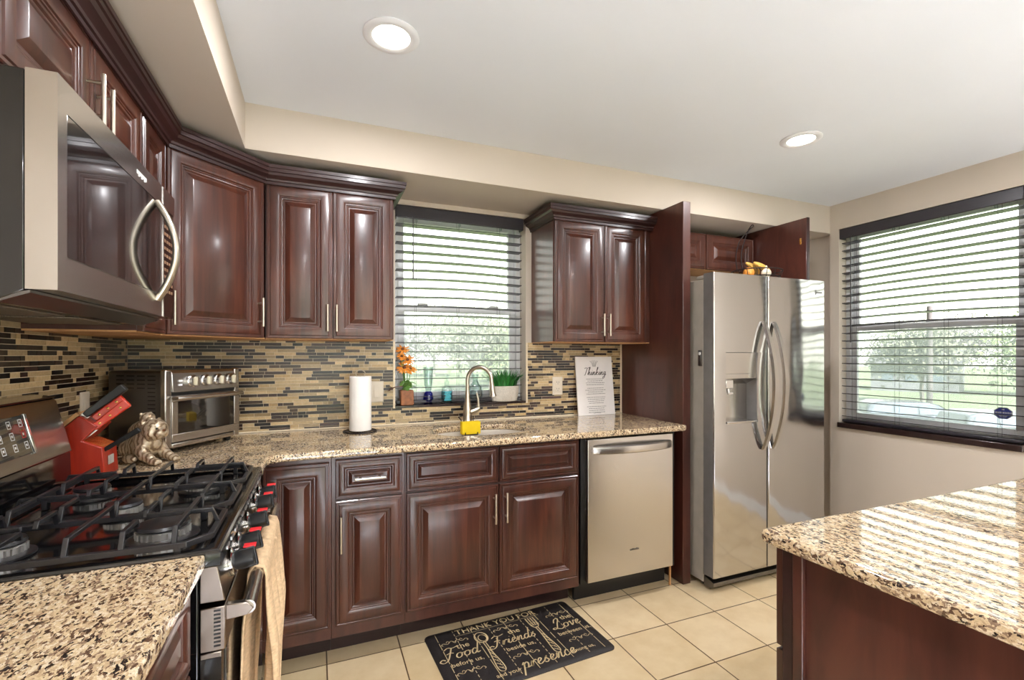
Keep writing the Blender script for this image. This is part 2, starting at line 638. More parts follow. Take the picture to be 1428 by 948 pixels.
def rot_about(bm, mtx, verts=None):
    bmesh.ops.transform(bm, matrix=mtx, verts=verts or bm.verts)


def remesh(name, bm, m, parent, voxel=0.004, iters=4, world=True):
    """fuse overlapping solids into one continuous surface"""
    o = obj(name, bm, m, parent, world=world)
    r = o.modifiers.new('r', 'REMESH')
    r.mode = 'VOXEL'
    r.voxel_size = voxel
    s = o.modifiers.new('s', 'SMOOTH')
    s.iterations = iters
    s.factor = 0.5
    dg = bpy.context.evaluated_depsgraph_get()
    dg.update()
    me = bpy.data.meshes.new_from_object(o.evaluated_get(dg))
    o.modifiers.clear()
    old = o.data
    o.data = me
    bpy.data.meshes.remove(old)
    me.name = name
    if not me.materials:
        me.materials.append(m)
    for p in me.polygons:
        p.use_smooth = True
    return o


def text_into(bm, s, size, mtx, mi=0, depth=0.0004, shear=0.0, align='CENTER'):
    cu = bpy.data.curves.new('t', 'FONT')
    cu.body = s
    cu.size = size
    cu.extrude = depth
    cu.shear = shear
    cu.align_x = align
    cu.resolution_u = 3
    o = bpy.data.objects.new('t', cu)
    COL.objects.link(o)
    dg = bpy.context.evaluated_depsgraph_get()
    dg.update()
    me = bpy.data.meshes.new_from_object(o.evaluated_get(dg))
    me.transform(mtx)
    n0 = len(bm.faces)
    bm.from_mesh(me)
    bm.faces.ensure_lookup_table()
    for f in bm.faces[n0:]:
        f.material_index = mi
    bpy.data.objects.remove(o)
    bpy.data.curves.remove(cu)
    bpy.data.meshes.remove(me)


# stroke letters for the handwritten words: each is (advance, [polyline, ...]) with x-height 0.42
GL = {
    'o': (.42, [[(.30, .40), (.12, .36), (.06, .16), (.18, .02), (.32, .10), (.34, .30), (.26, .41), (.30, .33), (.44, .34)]]),
    'd': (.46, [[(.32, .34), (.16, .42), (.05, .22), (.10, .03), (.22, .05), (.34, .30)], [(.44, .98), (.36, .50), (.32, .14), (.36, .02), (.48, .10)]]),
    'r': (.34, [[(.02, .04), (.10, .40), (.10, .24), (.08, .02), (.16, .28), (.26, .42), (.36, .36)]]),
    'i': (.24, [[(.02, .10), (.12, .42), (.10, .12), (.16, .02), (.26, .12)], [(.17, .60), (.19, .63)]]),
    'e': (.36, [[(.02, .14), (.20, .24), (.27, .36), (.18, .43), (.08, .28), (.10, .06), (.22, .02), (.38, .14)]]),
    'n': (.46, [[(.02, .10), (.10, .42), (.09, .02), (.20, .34), (.30, .42), (.32, .30), (.30, .08), (.38, .02), (.48, .12)]]),
    's': (.34, [[(.02, .10), (.22, .46), (.18, .30), (.28, .14), (.18, .01), (.06, .06)]]),
    'v': (.38, [[(.02, .34), (.10, .42), (.14, .10), (.18, .02), (.28, .20), (.32, .42), (.42, .36)]]),
    'c': (.34, [[(.28, .34), (.18, .43), (.06, .26), (.08, .06), (.20, .02), (.36, .14)]]),
    'p': (.44, [[(.02, .30), (.12, .44), (.08, .0), (.02, -.42)], [(.10, .26), (.24, .43), (.34, .30), (.28, .06), (.14, .06), (.30, .04), (.46, .12)]]),
    'F': (.62, [[(.04, .84), (.24, .98), (.50, .90), (.80, 1.0)], [(.44, .92), (.36, .50), (.24, .04), (.02, -.12), (-.18, .02), (-.06, .16), (.10, .06)], [(.16, .48), (.36, .54), (.54, .48)]]),
    'L': (.60, [[(.10, .62), (.20, .92), (.40, 1.0), (.44, .84), (.30, .50), (.18, .10), (.02, .02), (-.08, .12), (.06, .16), (.26, .02), (.46, -.06), (.64, .08)]]),
    'T': (.56, [[(.0, .82), (.20, .94), (.44, .90), (.70, .98)], [(.40, .92), (.32, .50), (.22, .06), (.10, .0)]]),
    'h': (.46, [[(.02, .10), (.20, .70), (.24, .98), (.16, .90), (.09, .02), (.20, .34), (.30, .42), (.30, .10), (.38, .02), (.48, .12)]]),
    'k': (.44, [[(.02, .10), (.20, .70), (.24, .98), (.16, .90), (.09, .02)], [(.10, .20), (.26, .42), (.30, .32), (.14, .22), (.28, .04), (.46, .10)]]),
    'g': (.42, [[(.30, .36), (.14, .42), (.06, .20), (.16, .03), (.30, .30), (.32, .40), (.28, -.20), (.14, -.42), (.04, -.28), (.30, -.04), (.46, .12)]]),
}


def ribbon(bm, pts, w, z, mtx, mi=0):
    pts = catmull([(p[0], p[1], 0) for p in pts], 5)
    L, R = [], []
    n = len(pts)
    for i, p in enumerate(pts):
        t = (pts[min(i + 1, n - 1)] - pts[max(i - 1, 0)])
        t = t.normalized() if t.length > 1e-9 else Vector((1, 0, 0))
        q = Vector((-t.y, t.x, 0))
        ww = w * (0.65 + 0.7 * abs(t.y))
        L.append(bm.verts.new(mtx @ Vector((p.x + q.x * ww, p.y + q.y * ww, z))))
        R.append(bm.verts.new(mtx @ Vector((p.x - q.x * ww, p.y - q.y * ww, z))))
    for i in range(n - 1):
        f = bm.faces.new([R[i], R[i + 1], L[i + 1], L[i]])
        f.material_index = mi


def script_word(bm, word, size, mtx, w=0.03, mi=0, slant=0.25, z=0.0):
    x = 0
    tot = sum(GL[c][0] for c in word)
    for ch in word:
        adv, strokes = GL[ch]
        for st in strokes:
            ribbon(bm, [((x + px + slant * py - tot / 2) * size, py * size) for px, py in st], w * size, z, mtx, mi)
        x += adv


# ------------------------------------------------------------------ room shell
CEIL, SOF = 2.384, 2.187
XW, YF = 4.255, -5.2
bm = bm_new()
add_box(bm, -0.15, XW + 0.15, YF - 0.15, 0.15, -0.15, 0.0)
struct('floor', bm, M['floor'])
bm = bm_new()
add_box(bm, -0.15, XW + 0.15, YF - 0.15, 0.15, CEIL, CEIL + 0.12)
struct('ceiling', bm, M['ceil'])

KX0, KX1, KZ0, KZ1 = 1.222, 2.025, 1.008, 2.160      # window over the sink
RY0, RY1, RZ0, RZ1 = -1.435, -0.477, 0.822, 2.203    # window in the right wall
bm = bm_new()
add_box(bm, -0.15, KX0, 0.0, 0.16, 0, CEIL)
add_box(bm, KX1, XW + 0.15, 0.0, 0.16, 0, CEIL)
add_box(bm, KX0, KX1, 0.0, 0.16, 0, KZ0)
add_box(bm, KX0, KX1, 0.0, 0.16, KZ1, CEIL)
wall_back = struct('wall_back', bm, M['wall'])
bm = bm_new()
add_box(bm, -0.15, 0.0, YF, 0.0, 0, CEIL)
wall_left = struct('wall_left', bm, M['wall'])
bm = bm_new()
add_box(bm, XW, XW + 0.15, YF, RY0, 0, CEIL)
add_box(bm, XW, XW + 0.15, RY1, -0.413, 0, CEIL)
add_box(bm, XW + 0.05, XW + 0.15, -0.413, 0.0, 0, CEIL)
add_box(bm, XW, XW + 0.15, RY0, RY1, 0, RZ0)
add_box(bm, XW, XW + 0.15, RY0, RY1, RZ1, CEIL)
struct('wall_right', bm, M['wall'])
PX0, PX1, PZ1 = 0.45, 3.65, 2.15                       # unseen patio door added behind the camera to let in fill light
bm = bm_new()
add_box(bm, -0.15, PX0, YF - 0.15, YF, 0, CEIL)
add_box(bm, PX1, XW + 0.15, YF - 0.15, YF, 0, CEIL)
add_box(bm, PX0, PX1, YF - 0.15, YF, PZ1, CEIL)
struct('wall_front', bm, M['wall'])
bm = bm_new()
for k in range(3):
    xa_ = PX0 + (PX1 - PX0) * k / 3
    xb_ = PX0 + (PX1 - PX0) * (k + 1) / 3
    for q in ((xa_, xa_ + 0.05, 0.0, PZ1), (xb_ - 0.05, xb_, 0.0, PZ1), (xa_ + 0.05, xb_ - 0.05, 0.0, 0.08), (xa_ + 0.05, xb_ - 0.05, PZ1 - 0.06, PZ1)):
        add_box(bm, q[0], q[1], YF - 0.10, YF - 0.05, q[2], q[3])
d3 = struct('added_patio_door', bm, M['white'])  # added glazed door, a way in for fill sunlight
bm = bm_new()
for k in range(3):
    xa_ = PX0 + (PX1 - PX0) * k / 3 + 0.05
    add_box(bm, xa_, xa_ + (PX1 - PX0) / 3 - 0.10, YF - 0.078, YF - 0.072, 0.08, PZ1 - 0.06)
obj('pane', bm, M['pane'], d3)
bm = bm_new()
add_box(bm, 0.0, 0.533, YF, -0.413, SOF, CEIL)
add_box(bm, 0.0, XW + 0.05, -0.413, 0.0, SOF, CEIL)
struct('soffit', bm, M['wall'])
bm = bm_new()
add_box(bm, XW - 0.014, XW, YF, -0.42, 0.0, 0.09)
struct('baseboard_right', bm, M['white'], bevel=0.004)


# mosaic backsplash: real tiles with grout gaps
TILE_COLS = [((226, 213, 188), 40), ((212, 197, 168), 12), ((114, 86, 78), 13), ((68, 46, 48), 17), ((134, 114, 92), 10), ((136, 112, 104), 8)]
TC = [c for c, n in TILE_COLS for _ in range(n)]


def mosaic(name, parent, boxes, to_world, seed):
    """boxes: (u0,u1,z0,z1) areas; to_world(u, off, z)"""
    rnd = random.Random(seed)
    bm = bm_new()
    cl = bm.loops.layers.color.new('tile')
    pitch, g = 0.0163, 0.0009
    for (u0, u1, z0, z1) in boxes:
        row = 0
        z = 0.914 + math.floor((z0 - 0.914) / pitch + 0.5) * pitch
        while z < z1 - 0.003:
            za, zb = max(z + g, z0), min(z + pitch - g, z1)
            u = u0 - rnd.random() * 0.05
            while u < u1:
                L = rnd.choice([0.025, 0.04, 0.05, 0.05, 0.075, 0.10, 0.10, 0.14])
                a, b = max(u + g, u0), min(u + L - g, u1)
                if b - a > 0.004 and zb - za > 0.003:
                    c = lin(rnd.choice(TC))
                    k = 0.85 + 0.3 * rnd.random()
                    c = (c[0] * k, c[1] * k, c[2] * k, 1)
                    h = 0.0040
                    vs = [bm.verts.new(to_world(x, h, y)) for x, y in [(a, za), (b, za), (b, zb), (a, zb)]]
                    vo = [bm.verts.new(to_world(x, 0.001, y)) for x, y in [(a, za), (b, za), (b, zb), (a, zb)]]
                    fs = [bm.faces.new(vs)]
                    for i in range(4):
                        fs.append(bm.faces.new([vo[i], vo[(i + 1) % 4], vs[(i + 1) % 4], vs[i]]))
                    for f in fs:
                        for lp in f.loops:
                            lp[cl] = c
                u += L
            z += pitch
            row += 1
    for (u0, u1, z0, z1) in boxes:
        vs = [bm.verts.new(to_world(x, 0.0022, y)) for x, y in [(u0, z0), (u1, z0), (u1, z1), (u0, z1)]]
        f = bm.faces.new(vs)
        f.material_index = 1
    bmesh.ops.recalc_face_normals(bm, faces=bm.faces)
    return obj(name, bm, [M['mosaic'], M['grout']], parent, smooth=20)


mosaic('backsplash', wall_back, [(0.005, KX0, 0.914, 1.385), (KX0, KX1, 0.914, KZ0 - 0.001), (KX1, 2.742, 0.914, 1.385)],
       lambda u, o, z: (u, -o, z), 3)
mosaic('backsplash', wall_left, [(-2.75, -0.005, 0.914, 1.42)], lambda u, o, z: (o, u, z), 5)
bm = bm_new()
add_box(bm, 0.0045, 2.742, -0.0075, -0.0, 0.914, 0.9225)
add_box(bm, 2.728, 2.742, -0.0055, 0.0, 0.9225, 1.385)
add_box(bm, KX0 - 0.012, KX0, -0.0055, 0.0, KZ0, 1.385)
add_box(bm, KX1, KX1 + 0.012, -0.0055, 0.0, KZ0, 1.385)
obj('tile_edge', bm, M['grout'], wall_back, 0.001)


# ------------------------------------------------------------------ windows (double hung, white vinyl)
def frame_rect(bm, a0, a1, z0, z1, d0, d1, w, P):
    for (p0, p1, q0, q1) in [(a0, a0 + w, z0, z1), (a1 - w, a1, z0, z1), (a0 + w, a1 - w, z0, z0 + w), (a0 + w, a1 - w, z1 - w, z1)]:
        c0, c1 = P(p0, d0), P(p1, d1)
        add_box(bm, min(c0[0], c1[0]), max(c0[0], c1[0]), min(c0[1], c1[1]), max(c0[1], c1[1]), q0, q1)


def window(name, a0, a1, z0, z1, zm, P, near):
    bm = bm_new()
    frame_rect(bm, a0, a1, z0, z1, 0.085, 0.16, 0.03, P)
    w = struct(name, bm, M['white'], bevel=0.003)
    for nm, q0, q1, d0 in (('upper_sash', zm - 0.018, z1 - 0.03, 0.125), ('lower_sash', z0 + 0.03, zm + 0.018, 0.095)):
        bm = bm_new()
        frame_rect(bm, a0 + 0.03, a1 - 0.03, q0, q1, d0, d0 + 0.028, 0.038, P)
        if nm == 'lower_sash':
            for t in (0.22, 0.78):
                x = a0 + (a1 - a0) * t
                c0, c1 = P(x - 0.03, d0 - 0.005), P(x + 0.03, d0 + 0.02)
                add_box(bm, min(c0[0], c1[0]), max(c0[0], c1[0]), min(c0[1], c1[1]), max(c0[1], c1[1]), q1, q1 + 0.012)
        s = obj(nm, bm, M['white'], w, 0.003)
        bm = bm_new()
        c0, c1 = P(a0 + 0.066, d0 + 0.012), P(a1 - 0.066, d0 + 0.016)
        add_box(bm, min(c0[0], c1[0]), max(c0[0], c1[0]), min(c0[1], c1[1]), max(c0[1], c1[1]), q0 + 0.036, q1 - 0.036)
        obj('pane', bm, M['pane'], s)
    bm = bm_new()
    c0, c1 = P(a0 + 0.028, 0.158), P(a1 - 0.028, 0.1588)
    add_box(bm, min(c0[0], c1[0]), max(c0[0], c1[0]), min(c0[1], c1[1]), max(c0[1], c1[1]), z0 + 0.028, zm + 0.02)
    obj('insect_screen', bm, M['screen'], w)
    return w


win1 = window('window_1', KX0, KX1, KZ0 + 0.012, KZ1, 1.585, lambda a, d: (a, d), -1)
win2 = window('window_2', RY0, RY1, RZ0 + 0.01, RZ1, 1.497, lambda a, d: (XW + d * 0.9, a), 1)
boxpart('window_sill', (KX0, KX1, -0.006, 0.10, KZ0, KZ0 + 0.014), M['sillwood'], win1, 0.003)
boxpart('window_sill', (XW - 0.022, XW + 0.085, RY0, RY1, RZ0 - 0.026, RZ0 + 0.01), M['sillwood'], win2, 0.003)

# octagonal security sticker on the lower pane of the right window
bm = bm_new()
SX = XW + 0.0795
cy, cz, rr = -1.318, 0.985, 0.042
def octa(r, x, mi, sz=0.82):
    vs = [bm.verts.new((x, cy + r * math.cos(PI / 8 + k * PI / 4), cz + sz * r * math.sin(PI / 8 + k * PI / 4))) for k in range(8)]
    f = bm.faces.new(vs[::-1])
    f.material_index = mi
add_prism(bm, [(cy + rr * math.cos(PI / 8 + k * PI / 4), cz + .82 * rr * math.sin(PI / 8 + k * PI / 4)) for k in range(8)], 'x', SX + 0.0015, SX + 0.004, 1)
add_prism(bm, [(cy + .92 * rr * math.cos(PI / 8 + k * PI / 4), cz + .75 * rr * math.sin(PI / 8 + k * PI / 4)) for k in range(8)], 'x', SX + 0.0008, SX + 0.0016, 0)
rnd = random.Random(4)
y = cy + 0.033
while y > cy - 0.033:
    w = rnd.choice([0.003, 0.004, 0.005])
    add_box(bm, SX + 0.0004, SX + 0.0009, y - w, y, cz - 0.002, cz + 0.006 + rnd.random() * 0.002, 1)
    y -= w + 0.0018
for k, zz in enumerate((-0.010, -0.016, -0.022)):
    add_box(bm, SX + 0.0004, SX + 0.0009, cy - 0.020 + k * 0.003, cy + 0.020 - k * 0.003, cz + zz, cz + zz + 0.0022, 1)
add_box(bm, SX + 0.0004, SX + 0.0009, cy - 0.006, cy + 0.006, cz + 0.017, cz + 0.023, 1)
tag(obj('security_sticker', bm, [M['sticker'], M['whitemark']], None), 'small blue octagonal sticker with white print on the right window glass', 'sticker')


# ------------------------------------------------------------------ venetian blinds
def blind(label, a0, a1, ztop, zbot, n, P, depth0, bow, cords, wand_a, wand_z, tilt):
    """P(a, d) -> xy; d grows towards the outside"""
    t = thing('venetian_blind', label, 'blind', (*P((a0 + a1) / 2, depth0 + 0.03), zbot))

    def slab(bm, p0, p1, d0, d1, q0, q1, mi=0):
        c0, c1 = P(p0, d0), P(p1, d1)
        return add_box(bm, min(c0[0], c1[0]), max(c0[0], c1[0]), min(c0[1], c1[1]), max(c0[1], c1[1]), q0, q1, mi)
    bm = bm_new()
    slab(bm, a0, a1, depth0 - 0.018, depth0 - 0.006, ztop - 0.072, ztop)
    slab(bm, a0, a0 + 0.010, depth0 - 0.006, depth0 + 0.04, ztop - 0.072, ztop)
    slab(bm, a1 - 0.010, a1, depth0 - 0.006, depth0 + 0.04, ztop - 0.072, ztop)
    obj('valance', bm, M['espresso'], t, 0.006, seg=3)
    bm = bm_new()
    slab(bm, a0 + 0.012, a1 - 0.012, depth0, depth0 + 0.048, ztop - 0.055, ztop - 0.006)
    obj('headrail', bm, M['white'], t, 0.003)
    bm = bm_new()
    zt = ztop - 0.105
    pitch = (zt - (zbot + 0.035)) / (n - 1)
    for i in range(n):
        z = zt - pitch * i
        amt = bow * math.exp(-((i - n * 0.34) / (n * 0.20)) ** 2)
        N = 20
        W, T = 0.05, 0.0042
        prev = None
        for j in range(N + 1):
            a = a0 + 0.006 + (a1 - a0 - 0.012) * j / N
            q = math.sin(PI * j / N) * amt
            ring = []
            for dd, tt in ((0, 0), (W, 0), (W, T), (0, T)):
                xy = P(a, depth0 + dd)
                ring.append(bm.verts.new((xy[0], xy[1], z + q + tt - (dd - W / 2) * tilt)))
            if prev:
                for k in range(4):
                    bm.faces.new([prev[k], prev[(k + 1) % 4], ring[(k + 1) % 4], ring[k]])
            else:
                bm.faces.new(ring[::-1])
            prev = ring
        bm.faces.new(prev)
    bmesh.ops.recalc_face_normals(bm, faces=bm.faces)
    obj('slats', bm, M['espresso'], t, smooth=30)
    bm = bm_new()
    slab(bm, a0 + 0.006, a1 - 0.006, depth0, depth0 + 0.05, zbot, zbot + 0.018)
    obj('bottom_rail', bm, M['espresso'], t, 0.004)
    bm = bm_new()
    for a in cords:
        for dd in (0.002, 0.049):
            xy = P(a, depth0 + dd)
            add_tube(bm, [(xy[0], xy[1], zbot + 0.01), (xy[0], xy[1], ztop - 0.05)], 0.0009, 5)
    obj('ladder_cord', bm, M['cord'], t)
    for a in cords:
        bm = bm_new()
        slab(bm, a - 0.006, a + 0.006, depth0 - 0.021, depth0 - 0.004, ztop - 0.088, ztop - 0.068)
        obj('valance_clip', bm, M['clear'], t, 0.002)
    bm = bm_new()
    xy = P(wand_a, depth0 - 0.028)
    add_tube(bm, [(xy[0], xy[1], ztop - 0.070), (xy[0], xy[1], wand_z)], [0.0028, 0.0042], 8)
    add_tube(bm, [(xy[0], xy[1], ztop - 0.070), (*P(wand_a, depth0 - 0.004), ztop - 0.055)], 0.002, 6)
    obj('tilt_wand', bm, M['espresso'], t)
    return t


blind('dark brown slatted blind raised open in the window over the sink', KX0 + 0.004, KX1 - 0.012, 2.158, KZ0 + 0.02, 20,
      lambda a, d: (a, d), 0.022, 0.010, (1.345, 1.60, 1.86), 1.322, 1.74, 0.07)
blind('wide dark brown slatted blind in the right wall window', RY0 + 0.004, RY1 - 0.004, 2.200, RZ0 + 0.014, 24,
      lambda a, d: (XW + d, a), 0.016, 0.012, (-0.555, -0.82, -1.08, -1.32), -0.565, 1.395, 0.13)

# ------------------------------------------------------------------ cabinets
DOOR_PROF = [(0, 0), (0, .015), (.003, .018), (.007, .018), (.009, .0155), (.013, .0155), (.016, .019), (.022, .0205), (.046, .0205), (.052, .018),
             (.055, .0145), (.059, .0145), (.061, .0115), (.066, .0105), (.070, .006), (.075, .006), (.079, .0085), (.095, .0165), (.098, .0175)]
DRAW_PROF = [(0, 0), (0, .015), (.003, .018), (.006, .018), (.008, .0155), (.011, .0155), (.014, .019), (.018, .0205), (.030, .0205), (.036, .018),
             (.039, .0145), (.042, .0145), (.044, .0105), (.048, .006), (.052, .006), (.055, .0085), (.064, .0155), (.066, .0165)]


def bar_pull(bm, c, length, vertical, y):
    """bar pull in door coordinates, front towards -y"""
    x, z = c
    s = 0.032
    if vertical:
        add_tube(bm, [(x, y - s, z - length / 2), (x, y - s, z + length / 2)], 0.0055, 12)
        for k in (-1, 1):
            add_tube(bm, [(x, y, z + k * length * 0.32), (x, y - s, z + k * length * 0.32)], 0.0042, 8)
    else:
        add_tube(bm, [(x - length / 2, y - s, z), (x + length / 2, y - s, z)], 0.0055, 12)
        for k in (-1, 1):
            add_tube(bm, [(x + k * length * 0.32, y, z), (x + k * length * 0.32, y - s, z)], 0.0042, 8)


def front(cab, kind, x, z, w, h, handle=None):
    bm = bm_new()
    add_rings(bm, w, h, DOOR_PROF if kind == 'door' else DRAW_PROF, x0=x, z0=z)
    d = obj(kind, bm, M['cherry'], cab, smooth=25, world=False)
    if handle:
        hx, hz, ln, vert = handle
        bm = bm_new()
        bar_pull(bm, (hx, hz), ln, vert, -0.020)
        obj('handle', bm, M['nickel'], d, world=False)
    return d


def cabinet(label, loc, rotz, w, d, h, fronts, group=None, toe=0.0, under=True, name='cabinet', poly=None, open_top=False):
    t = thing(name, label, 'cabinet', loc, rotz, group)
    bm = bm_new()
    if poly:
        add_prism(bm, poly, 'z', 0.006 if under else 0, h)
    elif open_top:
        for q in ((0, w, 0, 0.02), (0, w, d - 0.012, d), (0, 0.018, 0.02, d - 0.012), (w - 0.018, w, 0.02, d - 0.012)):
            add_box(bm, q[0], q[1], q[2], q[3], toe, h)
        add_box(bm, 0.018, w - 0.018, 0.02, d - 0.012, toe, toe + 0.018)
    else:
        add_box(bm, 0, w, 0, d, (0.006 if under else 0) + toe, h)
    obj('body', bm, M['cherry_flat'], t, 0.0015, world=False)
    if toe:
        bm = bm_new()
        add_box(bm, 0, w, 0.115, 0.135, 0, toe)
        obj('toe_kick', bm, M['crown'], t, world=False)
    if under:
        bm = bm_new()
        if poly:
            add_prism(bm, poly, 'z', 0, 0.006)
        else:
            add_box(bm, 0.002, w - 0.002, 0.002, d, 0, 0.006)
        obj('underside', bm, M['birch'], t, world=False)
    for f in fronts:
        front(t, *f)
    return t


H = 2.090 - 1.38
U_D = 0.285
# over the microwave (left wall): local x runs along +Y
cabinet('short cherry wall cabinet directly above the microwave', (U_D, -1.612, 1.822), PI / 2, 0.747, U_D - 0.005, 2.09 - 1.822,
        [('door', 0.008, 0.004, 0.366, 0.26, (0.345, 0.105, 0.125, True)), ('door', 0.380, 0.004, 0.360, 0.26, (0.401, 0.095, 0.125, True))])
cabinet('narrow cherry wall cabinet squeezed between microwave and corner cabinet', (U_D, -0.860, 1.38), PI / 2, 0.252, U_D - 0.005, H,
        [('door', 0.004, 0.004, 0.240, H - 0.008, (0.215, 0.10, 0.125, True))])
# diagonal corner unit, local frame rotated 45 degrees, origin at the left end of the diagonal
cw = math.hypot(0.31, 0.30)
ang = math.atan2(0.30, 0.31)
def to_local(p):
    dx, dy = p[0] - U_D, p[1] + 0.605
    return (dx * math.cos(ang) + dy * math.sin(ang), -dx * math.sin(ang) + dy * math.cos(ang))
cabinet('angled cherry wall cabinet across the corner left of the sink', (U_D, -0.605, 1.38), ang, cw, 0.3, H,
        [('door', 0.010, 0.004, cw - 0.024, H - 0.008, (cw - 0.045, 0.115, 0.125, True))],
        poly=[to_local(p) for p in [(U_D, -0.605), (0.595, -0.305), (0.595, -0.006), (0.006, -0.006), (0.006, -0.605)]])
cabinet('two-door cherry wall cabinet between corner unit and sink window', (0.600, -0.300, 1.38), 0, 0.570, 0.294, H,
        [('door', 0.006, 0.004, 0.277, H - 0.008, (0.262, 0.10, 0.125, True)), ('door', 0.287, 0.004, 0.277, H - 0.008, (0.302, 0.10, 0.125, True))])
cabinet('two-door cherry wall cabinet right of the sink window', (2.062, -0.300, 1.38), 0, 0.678, 0.294, H,
        [('door', 0.006, 0.004, 0.327, H - 0.008, (0.312, 0.105, 0.13, True)), ('door', 0.339, 0.004, 0.300, H - 0.008, (0.354, 0.105, 0.13, True))])
cabinet('short two-door cherry cabinet above the fridge', (2.812, -0.230, 1.885), 0, 0.886, 0.224, 0.245,
        [('door', 0.004, 0.004, 0.434, 0.237), ('door', 0.446, 0.004, 0.434, 0.237)])

# crown mouldings: a profile swept along a path with mitred corners
CROWN = [(0.0, -0.004), (0.006, -0.004), (0.006, 0.008), (0.012, 0.010), (0.014, 0.018), (0.022, 0.024), (0.034, 0.030), (0.040, 0.040), (0.046, 0.042), (0.046, 0.056), (0.050, 0.058), (0.050, 0.072), (0.0, 0.072)]


def crown(label, path, z):
    bm = bm_new()
    n = len(path)
    rings = []
    for i in range(n):
        p = Vector(path[i]).to_2d()
        ds = []
        if i > 0:
            ds.append((p - Vector(path[i - 1]).to_2d()).normalized())
        if i < n - 1:
            ds.append((Vector(path[i + 1]).to_2d() - p).normalized())
        ns = [Vector((d.y, -d.x)) for d in ds]
        m = sum(ns, Vector((0, 0)))
        m.normalize()
        m = m / max(0.3, m.dot(ns[0]))
        rings.append([bm.verts.new((p.x + m.x * o, p.y + m.y * o, z + h)) for o, h in CROWN])
    k = len(CROWN)
    for a, b in zip(rings, rings[1:]):
        for j in range(k):
            bm.faces.new([a[j], a[(j + 1) % k], b[(j + 1) % k], b[j]])
    bm.faces.new(rings[0][::-1])
    bm.faces.new(rings[-1])
    bmesh.ops.recalc_face_normals(bm, faces=bm.faces)
    return tag(obj('crown_moulding', bm, M['crown'], None, smooth=25), label, 'moulding')


crown('dark crown moulding along the tops of the left and corner wall cabinets', [(0.307, -1.612), (0.307, -0.612), (0.602, -0.322), (1.172, -0.322), (1.172, -0.004)], 2.080)
crown('dark crown moulding on the cabinet right of the sink window', [(2.060, -0.004), (2.060, -0.322), (2.742, -0.322)], 2.080)

# tall fridge side panels
tag(boxpart('side_panel', (2.7425, 2.7975, -0.589, -0.0, 0.0, SOF - 0.002), M['cherry_flat'], None, 0.003), 'tall plain cherry panel between dishwasher and fridge', 'panel')
pn = thing('side_panel', 'cherry panel hanging down behind the right side of the fridge', 'panel', (3.711, -0.3, 0))
boxpart('board', (3.701, 3.721, -0.634, 0.0, 0.0, SOF - 0.002), M['cherry_flat'], pn, 0.002)
boxpart('edge_strip', (3.7005, 3.7225, -0.640, -0.634, 0.0, SOF - 0.002), M['crown'], pn, 0.001)
boxpart('hinge_plate', (3.698, 3.701, -0.600, -0.588, 2.02, 2.06), M['brass'], pn, 0.001)

# base cabinets along the back wall (front of boxes at y = -0.58)
BZ = 0.113
def base(label, x0, w, fronts, open_top=False):
    return cabinet(label, (x0, -0.580, 0.0), 0, w, 0.565, 0.882, fronts, toe=BZ, under=False, name='base_cabinet', open_top=open_top)
base('narrow cherry base cabinet with one tall plain door beside the range', 0.610, 0.262, [('door', 0.006, 0.168, 0.248, 0.690)])
base('cherry base cabinet with one drawer over one narrow door', 0.8725, 0.304,
     [('drawer', 0.016, 0.702, 0.276, 0.164, (0.154, 0.785, 0.125, False)), ('door', 0.016, 0.168, 0.276, 0.524, (0.036, 0.560, 0.15, True))])
base('wide cherry sink cabinet with two doors under false drawers', 1.177, 0.890,
     [('drawer', 0.006, 0.702, 0.434, 0.168), ('drawer', 0.446, 0.702, 0.430, 0.168),
      ('door', 0.006, 0.168, 0.434, 0.524, (0.415, 0.585, 0.14, True)), ('door', 0.446, 0.168, 0.430, 0.524, (0.472, 0.585, 0.14, True))], open_top=True)
# base cabinet left of the camera side of the range (left wall)
t = thing('base_cabinet', 'cherry base cabinet under the near counter by the range', 'cabinet', (0.575, -2.66, 0), PI / 2)
bm = bm_new()
add_box(bm, 0, 1.035, 0, 0.565, BZ, 0.882)
obj('body', bm, M['cherry_flat'], t, 0.0015, world=False)
bm = bm_new()
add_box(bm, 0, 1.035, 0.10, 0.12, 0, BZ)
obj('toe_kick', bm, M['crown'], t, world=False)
for k in range(2):
    front(t, 'drawer', 0.010 + k * 0.515, 0.702, 0.500, 0.164, (0.26 + k * 0.515, 0.785, 0.125, False))
    front(t, 'door', 0.010 + k * 0.515, 0.168, 0.500, 0.524, (0.46 + k * 0.10, 0.56, 0.14, True))


# ------------------------------------------------------------------ counters
def slab_with_holes(name, outline, holes, z0, z1, m, bevel=0.006, parent=None):
    cu = bpy.data.curves.new('c', 'CURVE')
    cu.dimensions = '2D'
    cu.fill_mode = 'BOTH'
    cu.extrude = (z1 - z0) / 2 - bevel
    cu.bevel_depth = bevel
    cu.bevel_resolution = 3
    cu.offset = -bevel
    for poly in [outline] + holes:
        sp = cu.splines.new('POLY')
        sp.points.add(len(poly) - 1)
        for p, q in zip(sp.points, poly):
            p.co = (q[0], q[1], 0, 1)
        sp.use_cyclic_u = True
    o = bpy.data.objects.new('c', cu)
    COL.objects.link(o)
    dg = bpy.context.evaluated_depsgraph_get()
    dg.update()
    me = bpy.data.meshes.new_from_object(o.evaluated_get(dg))
    bpy.data.objects.remove(o)
    bpy.data.curves.remove(cu)
    bm = bm_new()
    bm.from_mesh(me)
    bpy.data.meshes.remove(me)
    bmesh.ops.translate(bm, verts=bm.verts, vec=(0, 0, (z0 + z1) / 2))
    return obj(name, bm, m, parent, smooth=40)


def arc(cx, cy, r, a0, a1, n=8):
    return [(cx + r * math.cos(math.radians(a0 + (a1 - a0) * i / n)), cy + r * math.sin(math.radians(a0 + (a1 - a0) * i / n))) for i in range(n + 1)]


